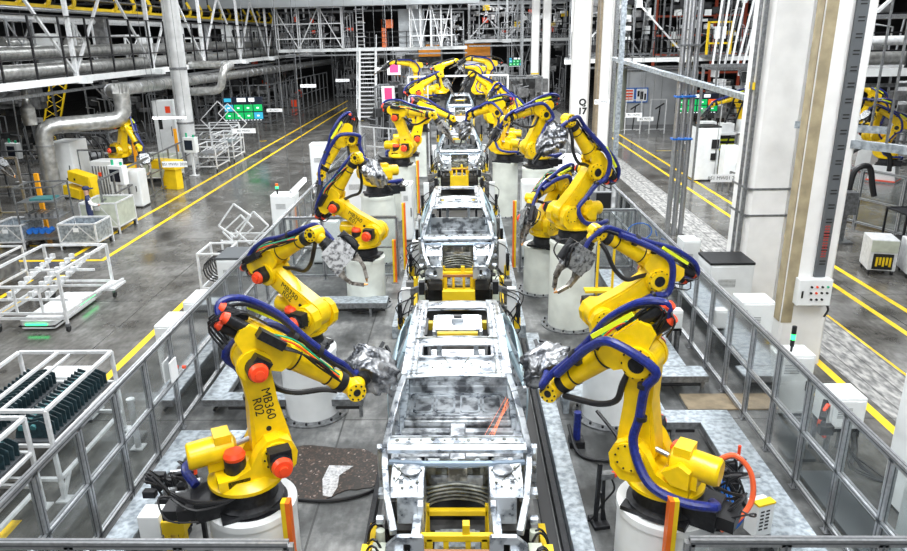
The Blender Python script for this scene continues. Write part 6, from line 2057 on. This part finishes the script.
# overhead cable trays
def tray(a, b, w_, label):
    T = thing('cable_tray', label, 'beam')
    MB().bar(a, b, w_, .14).build('channel', GALV, T)
    d = V(b) - V(a)
    for f in (.2, .8):
        p = V(a) + d * f
        MB().bar(p, (p.x, p.y, 12.95), .035).build('hanger', GREY, T)
    return T
tray((6.2, 30.0, 5.35), (6.95, 17.0, 4.75), .16, 'pale steel beam sloping from the marked columns to the thick column')
tray((7.0, 13.0, 4.35), (9.4, 11.5, 4.15), .16, 'steel beam from the slim column to the right picture edge')
tray((6.9, 15.0, 4.45), (8.4, 14.2, 4.40), .05, 'thin steel rod beside the beam at the slim column')

# ================================================================== MEZZANINES
def walkway_bridge(label, p0, p1, width, z, rail_h, post_every, brace_every, depth=.45, top=9.5, deck_m=WHITE, black_rail=True, side=1, hang=True, n='mezzanine'):
    """bridge from p0 to p1 (xy), edge beam on the p0-p1 line, deck extends to the left of travel * side"""
    T = thing(n, label, 'mezzanine', (p0[0], p0[1], z))
    dx, dy = p1[0] - p0[0], p1[1] - p0[1]
    L = math.hypot(dx, dy)
    u = V((dx / L, dy / L, 0)); v = V((-u.y, u.x, 0)) * side
    P = lambda s, o, h: u * s + v * o + V((0, 0, h))
    MB().bar(P(0, 0, -.12), P(L, 0, -.12), .08, .26).build('edge_beam', deck_m, T)
    MB().bar(P(0, width, -.12), P(L, width, -.12), .08, .26).build('edge_beam', deck_m, T)
    MB().add([P(0, 0, -.02), P(L, 0, -.02), P(L, width, -.02), P(0, width, -.02), P(0, 0, -.06), P(L, 0, -.06), P(L, width, -.06), P(0, width, -.06)],
             [(0, 1, 2, 3), (7, 6, 5, 4), (0, 4, 5, 1), (1, 5, 6, 2), (2, 6, 7, 3), (3, 7, 4, 0)]).build('deck', MACHG, T)
    MB().bar(P(0, .25, -.55), P(L, .25, -.55), .12, .12).build('lower_pipe', GREY, T)
    rm = BLACK if black_rail else ALU
    m = MB()
    for f in (1, .66, .33): m.bar(P(0, 0, rail_h * f), P(L, 0, rail_h * f), .05)
    m.build('hand_rail', rm, T)
    k = int(L / post_every)
    for i in range(k + 1):
        MB().bar(P(i * post_every, 0, 0), P(i * post_every, 0, rail_h), .07).build('rail_post', rm, T)
    if brace_every:
        k = int(L / brace_every)
        for i in range(k + 1):
            s = i * brace_every
            MB().bar(P(s, .1, 0), P(s, .1, top), .16).build('hanger_post', STEELW, T)
            if i < k:
                m = MB()
                m.bar(P(s, .12, .1), P(s + brace_every * .5, .12, brace_every * .52), .10)
                m.bar(P(s + brace_every, .12, .1), P(s + brace_every * .5, .12, brace_every * .52), .10)
                m.build('diagonal_brace', STEELW, T)
            MB().box(-.4, .4, -.15, .3, -.3, -.02, Matrix.Translation(P(s, 0, 0))).build('bracket', WHITE, T)
    return T

walkway_bridge('long left mezzanine bridge with black handrails and white truss posts', (-16.0, 14.7), (-16.0, 88.0), 3.2, 5.05, 2.35, 2.1, 7.8, top=7.7)
walkway_bridge('far mezzanine crossing behind the ladder', (-15.8, 64.0), (0.6, 64.0), 3.0, 5.55, 1.3, 1.6, 0, side=1)
walkway_bridge('far mezzanine over the orange doors', (0.8, 66.5), (9.8, 66.5), 3.0, 6.05, 1.3, 1.6, 3.4, side=1, top=6.5)
walkway_bridge('right mezzanine above the pale partition wall', (6.9, 46.0), (20.0, 46.0), 3.0, 4.85, 1.6, 1.7, 7.0, side=1, top=7.5)
walkway_bridge('mezzanine at the right picture edge with black handrails', (11.8, 24.5), (27.0, 24.5), 2.5, 5.05, 1.7, 1.4, 6.0, side=1, top=7.5)

# pipes and equipment carried on the left mezzanine
def overhead(label, x, y0, y1, z, r, m_, cat='pipe', name='overhead_pipe'):
    o = MB().cyl((0, 0, 0), (0, y1 - y0, 0), r, n=14).build(name, m_, smooth=True, loc=(x, y0, z))
    return tag(o, label, cat)
overhead('fat silver pipe on the left mezzanine, lowest of three', -17.0, 17, 86, 5.35, .28, DUCT)
overhead('silver pipe on the left mezzanine behind the lowest one', -18.1, 17, 86, 6.0, .3, DUCT)
overhead('white pipe high above the left mezzanine', -18.8, 17, 86, 7.4, .14, STEELW)
overhead('grey service pipe above the left mezzanine rail', -17.8, 17, 86, 7.75, .08, ALU)
T = thing('overhead_conveyor', 'yellow overhead conveyor with hooks above the left mezzanine', 'conveyor', (-19.6, 18, 8.05))
MB().box(-.10, .10, 0, 60, -.08, .08).build('rail', YEL2, T)
MB().box(-.35, .35, 0, 60, .42, .50).build('upper_channel', MACHG, T)
for k in range(26):
    MB().tube(spline([(0, 1 + k * 2.3, 0), (.22, 1 + k * 2.3, .15), (.26, 1 + k * 2.3, .5), (.05, 1 + k * 2.3, .95)], 4), .10, 6).build('hook', YEL2, T, True)
m = MB()
for k in range(26): m.box(-.04, .04, 1 + k * 2.3, 1.08 + k * 2.3, .5, 4.9)
m.build('hanger', DARK, T)
# uprights and boxes standing on the left mezzanine
rr = random.Random(12)
for k in range(22):
    y = 20 + k * 2.6
    h = rr.uniform(1.5, 2.6)
    q = rr.choice([WHITE, STEELW, MACHG, DARK, ALU])
    T = thing('mezzanine_cabinet' if k % 2 else 'mezzanine_rack', ('slim %s unit number %s from the viewer on the left mezzanine' if k % 2 else '%s open rack frame number %s from the viewer on the left mezzanine') % (
        {WHITE.name: 'white', STEELW.name: 'pale', MACHG.name: 'grey', DARK.name: 'dark', ALU.name: 'aluminium'}[q.name],
        ['one', 'two', 'three', 'four', 'five', 'six', 'seven', 'eight', 'nine', 'ten', 'eleven'][k // 2]), 'equipment', (-18.6, y, 5.05))
    if k % 2:
        MB().box(-.35, .35, -.3, .3, 0, h).build('body', q, T, bevel=.02)
        MB().box(.35, .36, -.2, .2, h * .4, h * .8).build('door', GREY, T)
    else:
        m = MB(); frame_box(m, .4, .9, .3, h, .08); m.bar((.4, -.9, .3), (.4, .9, h), .05).bar((.4, .9, .3), (.4, -.9, h), .05)
        m.build('frame', q, T)
        MB().cyl((0, -.8, h * .6), (0, .8, h * .6), .25, n=12).build('tank', DUCT, T, True)

for k, (yy, z, r, m_, lb) in enumerate(((25.2, 5.35, .22, DUCT, 'fat silver pipe on the right edge mezzanine'), (26.0, 5.9, .16, STEELW, 'white pipe on the right edge mezzanine'), (26.4, 6.7, .1, ALU, 'thin grey pipe on the right edge mezzanine'))):
    tag(MB().cyl((0, 0, 0), (15, 0, 0), r, n=14).build('overhead_pipe', m_, smooth=True, loc=(11.9, yy, z)), lb, 'pipe')
    # pipe rests
# ladder stair
T = thing('stair_ladder', 'steep white steel ladder stair rising to the far mezzanine', 'ladder', (-7.55, 58.0, 0))
m = MB()
for s in (-.66, .66): m.bar((s, 0, 0), (s, 2.4, 5.6), .16, .26)
m.build('stringer', WHITE, T)
for k in range(17): MB().box(-.6, .6, k * .142, k * .142 + .3, .28 + k * .32, .36 + k * .32).build('step', STEELW, T)
m = MB()
for s in (-.78, .78):
    m.bar((s, -.3, 1.0), (s, 2.1, 6.6), .07)
    for k in range(4): m.bar((s, k * .6, .3 + k * 1.4), (s, k * .6 - .3, 1.2 + k * 1.4), .06)
m.build('hand_rail', STEELW, T)
T = thing('caged_ladder', 'vertical caged ladder going up from the far mezzanine', 'ladder', (-8.6, 64.2, 5.5))
m = MB()
for s in (-.3, .3): m.box(s - .04, s + .04, -.04, .04, 0, 7.4)
for k in range(22): m.box(-.3, .3, -.03, .03, .3 + k * .32, .34 + k * .32)
m.build('frame', STEELW, T)
m = MB()
for k in range(6):
    m.tube([(.45 * math.cos(a * .4), -.05 - .6 * math.sin(a * .4), 1 + k * 1.1) for a in range(9)], .03, 4)
m.build('cage', STEELW, T)

# equipment on the far mezzanine
T = thing('duct_box', 'large pale grey box with white pipe on the far mezzanine', 'machine', (-4.2, 65.0, 5.55))
MB().box(-1.1, 1.1, -.6, .8, .0, 3.1).build('box', mat_lg, T, bevel=.03)
MB().cyl((.1, 0, 3.1), (.1, 0, 7.0), .5, n=16).build('pipe', WHITE, T, True)
T = thing('orange_column', 'bright orange T-shaped machine column on the far mezzanine', 'machine', (-6.6, 64.8, 5.55))
MB().box(-.2, .2, -.2, .2, 0, 2.3).box(-.2, .8, -.2, .2, 1.6, 2.3).build('body', ORANGE, T, bevel=.02)
def clutter(x, y, z, sx, sy, sz, n, seed, label, mats=None, name='machine_cluster', frame=True, big=.25):
    T = thing(name, label, 'machine', (x, y, z))
    rr = random.Random(seed)
    if frame:
        m = MB(); frame_box(m, sx / 2, sy / 2, .2, sz, .10)
        for k in range(3): m.bar((rr.uniform(-sx / 2, sx / 2), -sy / 2, 0), (rr.uniform(-sx / 2, sx / 2), -sy / 2, sz), .07)
        m.build('frame', GREY, T)
    mats = mats or (MACH, MACHG)
    for q in mats:
        m = MB()
        for k in range(max(2, n // 6) if q in (RED, YEL2) else n):
            a, b, c = rr.uniform(-.5, .5) * sx, rr.uniform(-.5, .5) * sy, rr.uniform(.05, .95) * sz
            s1, s2, s3 = rr.uniform(.08, big) * 1.2, rr.uniform(.08, big), rr.uniform(.08, big)
            c = max(c, s3)
            m.box(a - s1, a + s1, b - s2, b + s2, c - s3, c + s3)
        m.build('equipment', q, T)
    m = MB()
    for k in range(n):
        a, c = rr.uniform(-.5, .5) * sx, rr.uniform(.1, .9) * sz
        m.tube([(a, -sy / 2, 0.05), (a + rr.uniform(-.3, .3), -sy / 2, c), (a + rr.uniform(-.8, .8), -sy / 2, c + .1)], .035, 5)
    m.build('pipes', ALU, T)
    return T
clutter(-12.5, 65.5, 5.55, 6.0, 1.6, 3.0, 26, 31, 'dark machinery on the far mezzanine left of the caged ladder', (MACH, MACHG, RED))
clutter(-1.0, 65.3, 5.55, 2.6, 1.4, 2.8, 12, 32, 'white pipe cluster right of the pale grey box', (STEELW, MACHG))
clutter(5.2, 68.0, 6.05, 8.6, 1.4, 3.0, 34, 33, 'machinery with yellow frames over the orange doors', (MACHG, STEELW, YEL2, RED))
clutter(9.6, 47.8, 4.85, 5.0, 1.6, 3.6, 18, 34, 'equipment on the right mezzanine, left part', (MACHG, WHITE, DARK))
clutter(15.6, 47.8, 4.85, 5.0, 1.6, 3.6, 18, 35, 'equipment with a yellow frame on the right mezzanine', (MACH, WHITE, YEL2))
T = thing('process_tank', 'tall pale green tank on the right mezzanine', 'tank', (10.3, 49.6, 0))
MB().lathe([(.9, 0), (.9, 9.5), (.5, 10.2)], n=24).build('tank', PALEG, T, True)
for i, (x, y, sx, sz, sd, lb, ms) in enumerate((
        (-27.5, 40.0, 8.0, 4.2, 41, 'dim machinery in the dark bay at the left picture edge', (MACH, MACHG)),
        (-21.5, 48.0, 6.0, 4.3, 42, 'dim machinery in the dark bay behind the silver duct', (MACH, MACHG)),
        (-19.8, 62.5, 7.0, 4.3, 43, 'dim machinery behind the green information board', (MACH, MACHG)),
        (-19.0, 72.0, 6.0, 5.0, 44, 'dim machinery with small red parts in the far left bay', (MACH, MACHG, RED)),
        (-11.5, 84.0, 6.0, 5.0, 45, 'dim machinery at the end of the left aisle', (MACH, MACHG)),
        (-5.0, 76.0, 4.0, 5.0, 46, 'dim machinery behind the ladder stair', (MACH, MACHG)),
        (-4.3, 47.0, 2.2, 3.4, 47, 'black machinery left of the farthest robots', (MACH, BLACK)),
        (4.0, 47.0, 2.2, 3.8, 48, 'black machinery right of the farthest robots', (MACH, MACHG)),
        (7.6, 74.0, 5.6, 6.2, 49, 'dim machinery between the far white columns', (MACH, MACHG)),
        (17.5, 44.5, 5.0, 4.2, 50, 'dark machinery below the right mezzanine', (MACH, MACHG, STEELW)),
        (27.5, 42.0, 5.0, 4.0, 51, 'machinery behind the right cell robots', (MACHG, STEELW)),
        (22.5, 31.0, 4.0, 3.5, 52, 'pale machinery at the right picture edge', (STEELW, MACHG)),
        (2.6, 56.0, 1.8, 4.2, 53, 'dark machinery beside the right orange door', (MACH, MACHG)),
        (-2.9, 56.0, 1.8, 4.2, 54, 'dark machinery beside the left orange door', (MACH, MACHG)))):
    clutter(x, y, 0, sx, 2.4, sz, 34, sd, lb, ms, big=.42)

T = clutter(19.5, 29.5, 5.0, 12.0, 2.0, 3.2, 30, 61, 'machinery with yellow tubing behind the right edge mezzanine', (MACHG, STEELW, YEL2))
MB().box(-6, 6, -1, 1, -.15, 0).build('platform', MACHG, T)
for sx in (-5.8, 5.8): MB().box(sx - .1, sx + .1, -.1, .1, -5.0, -.15).build('support_post', GREY, T)
# structural wall of dark machinery bays behind, orange doors
for x0, hw, zb, lb in ((-2.9, 1.05, 4.6, 'orange roller door left of the line end'), (1.65, 1.2, 4.1, 'orange roller door right of the line end with white stripe')):
    T = thing('roller_door', lb, 'door', (x0, 70.0, 0))
    MB().box(-hw, hw, 0, .12, zb, 5.7).build('orange_curtain', ORWALL, T)
    MB().box(-hw, hw, -.01, .10, zb - .4, zb).build('white_stripe', WHITEB if x0 > 0 else MACH, T)
    MB().box(-hw - .15, -hw, -.05, .15, 0, 5.8).box(hw, hw + .15, -.05, .15, 0, 5.8).box(-hw - .15, hw + .15, -.05, .15, 5.7, 5.9).build('frame', MACHG, T)
    MB().box(-hw, hw, 0, .10, 0, zb - .4).build('dark_curtain', MACH, T)
T = thing('roller_door', 'orange and white panel at the end of the left aisle', 'door', (-6.4, 80.0, 0))
T.location.x = -5.6
MB().box(-1.6, 1.6, 0, .12, 3.6, 5.2).build('white_panel', WHITEB, T)
MB().box(-1.6, 1.6, -.02, .1, 2.2, 3.6).build('orange_panel', ORWALL, T)
MB().box(-1.6, 1.6, 0, .1, 0, 2.2).build('dark_panel', MACH, T)
T = thing('sign_board', 'pink and white board hanging left of the far robots', 'sign', (-5.0, 55.0, 4.2))
MB().box(-.5, .5, -.03, .03, -.5, .5).build('board', WHITEB, T); MB().box(-.3, .35, -.04, -.03, -.35, .4).build('pink_field', PINK, T)
MB().bar((0, 0, .5), (0, 0, 8.7), .03).build('hanger', GREY, T)
T = thing('sign_board', 'lower pink and white board beside the black machinery', 'sign', (-4.5, 45.0, 2.9))
MB().box(-.4, .4, -.03, .03, -.6, .6).build('board', WHITEB, T); MB().box(-.22, .25, -.04, -.03, -.2, .5).build('pink_field', PINK, T)
MB().bar((0, 0, .6), (0, 0, 10.0), .03).build('hanger', GREY, T)

# white tubing scaffolds
def scaffold(x, y, z, w_, d_, h, nx, label, m_=STEELW):
    T = thing('tube_scaffold', label, 'scaffold', (x, y, z))
    for i in range(nx + 1):
        xx = -w_ / 2 + w_ * i / nx
        MB().box(xx - .045, xx + .045, -d_ / 2 - .045, -d_ / 2 + .045, 0, h).build('upright', m_, T)
        MB().box(xx - .045, xx + .045, d_ / 2 - .045, d_ / 2 + .045, 0, h).build('upright', m_, T)
    m = MB()
    for z_ in (h * .25, h * .6, h * .97): m.bar((-w_ / 2, -d_ / 2, z_), (w_ / 2, -d_ / 2, z_), .08)
    for i in range(nx):
        x0, x1 = -w_ / 2 + w_ * i / nx, -w_ / 2 + w_ * (i + 1) / nx
        m.bar((x0, -d_ / 2, 0) if i % 2 else (x0, -d_ / 2, h), (x1, -d_ / 2, h) if i % 2 else (x1, -d_ / 2, 0), .07)
    m.build('brace', m_, T)
scaffold(-2.4, 62.3, 5.55, 3.4, 2.2, 3.6, 4, 'dense white tube scaffold on the far mezzanine right of the pale grey box')
scaffold(-12.8, 63.2, 5.55, 5.6, .8, 3.4, 3, 'white tube scaffold on the far mezzanine left of the caged ladder')
scaffold(4.2, 65.8, 6.05, 5.0, .8, 3.6, 3, 'grey tube frame above the right orange door', GREY)
T = thing('rod_cluster', 'cluster of slanted pale hanger rods left of the thick column', 'rods', (11.6, 31.5, 5.0))
for k in range(8):
    MB().bar((-.9 + k * .26, 0, 0), (-.6 + k * .40, .3 * (k % 2), 5.6), .07).build('rod', STEELW, T)
MB().box(-1.3, 1.5, -.1, .3, -.12, 0).build('foot_beam', GREY, T)
MB().box(-1.3, -1.2, 0, .1, -5.0, -.12).box(1.4, 1.5, 0, .1, -5.0, -.12).build('support_post', GREY, T)
# big duct and lamps under the roof at the far end
T = thing('roof_duct', 'broad pale duct crossing high above the far mezzanine', 'duct', (-10.0, 60.0, 8.9))
MB().box(-12, 11.5, -.6, .6, -.1, .7).build('duct', mat_lg, T)
m = MB()
for k in range(6): m.box(-11 + k * 4.2, -10.94 + k * 4.2, -.02, .02, .7, 4.05)
m.build('hanger', GREY, T)
for x, y, lb in ((-9, 62, 'long roof lamp left of the caged ladder'), (1.5, 64, 'long roof lamp above the orange doors, nearer one'), (2.0, 77, 'long roof lamp above the orange doors, farther one'), (9.5, 62, 'long roof lamp behind the marked columns')):
    T = thing('roof_lamp', lb, 'lamp', (x, y, 10.6))
    MB().box(-.25, .25, -1.6, 1.6, 0, .12).build('housing', STEELW, T)
    MB().box(-.2, .2, -1.5, 1.5, -.03, 0).build('light_panel', LAMPM, T)
    MB().box(-.02, .02, -1.2, -1.16, .12, 2.38).box(-.02, .02, 1.16, 1.2, .12, 2.38).build('hanger', GREY, T)
# roof trusses
for i, y in enumerate((42, 54, 66, 80, 96)):
    T = thing('roof_truss', 'steel roof truss number %s down the hall' % ['one', 'two', 'three', 'four', 'five'][i], 'truss', (0, y, 9.6))
    MB().box(-45, 45, -.1, .1, 0, .2).build('lower_chord', GREY, T)
    MB().box(-45, 45, -.1, .1, 3.1, 3.3).build('upper_chord', GREY, T)
    m = MB()
    for k in range(30): m.bar((-45 + k * 3, 0, .1), (-43.5 + k * 3, 0, 3.2), .12).bar((-43.5 + k * 3, 0, 3.2), (-42 + k * 3, 0, .1), .12)
    m.build('web', GREY, T)
# red racking beyond the right mezzanine
T = thing('red_racking', 'tall red steel racking beyond the right mezzanine', 'racking', (22.0, 62.0, 0))
m = MB()
for k in range(6):
    m.box(-6 + k * 2.4, -5.8 + k * 2.4, -.1, .1, 0, 11)
for k in range(7): m.box(-6, 6.2, -.08, .08, 1.5 + k * 1.5, 1.65 + k * 1.5)
m.build('frame', mat('rack_red', (0.45, 0.07, 0.03), .5), T)
T = thing('lifting_cradle', 'small yellow cradle with white sheet on the right mezzanine', 'frame', (15.6, 45.2, 5.6))
m = MB()
for s in (-.7, .7): m.box(s - .06, s + .06, -.06, .06, -.6, 1.3)
m.box(-.7, .7, -.06, .06, 1.2, 1.3).box(-.7, .7, -.06, .06, 0, .1)
m.build('frame', YEL2, T); MB().box(-.35, .35, -.08, -.06, .3, 1.0).build('sheet', WHITEB, T)
MB().box(-.8, .8, -.1, .9, -.75, -.6).build('foot', GREY, T)
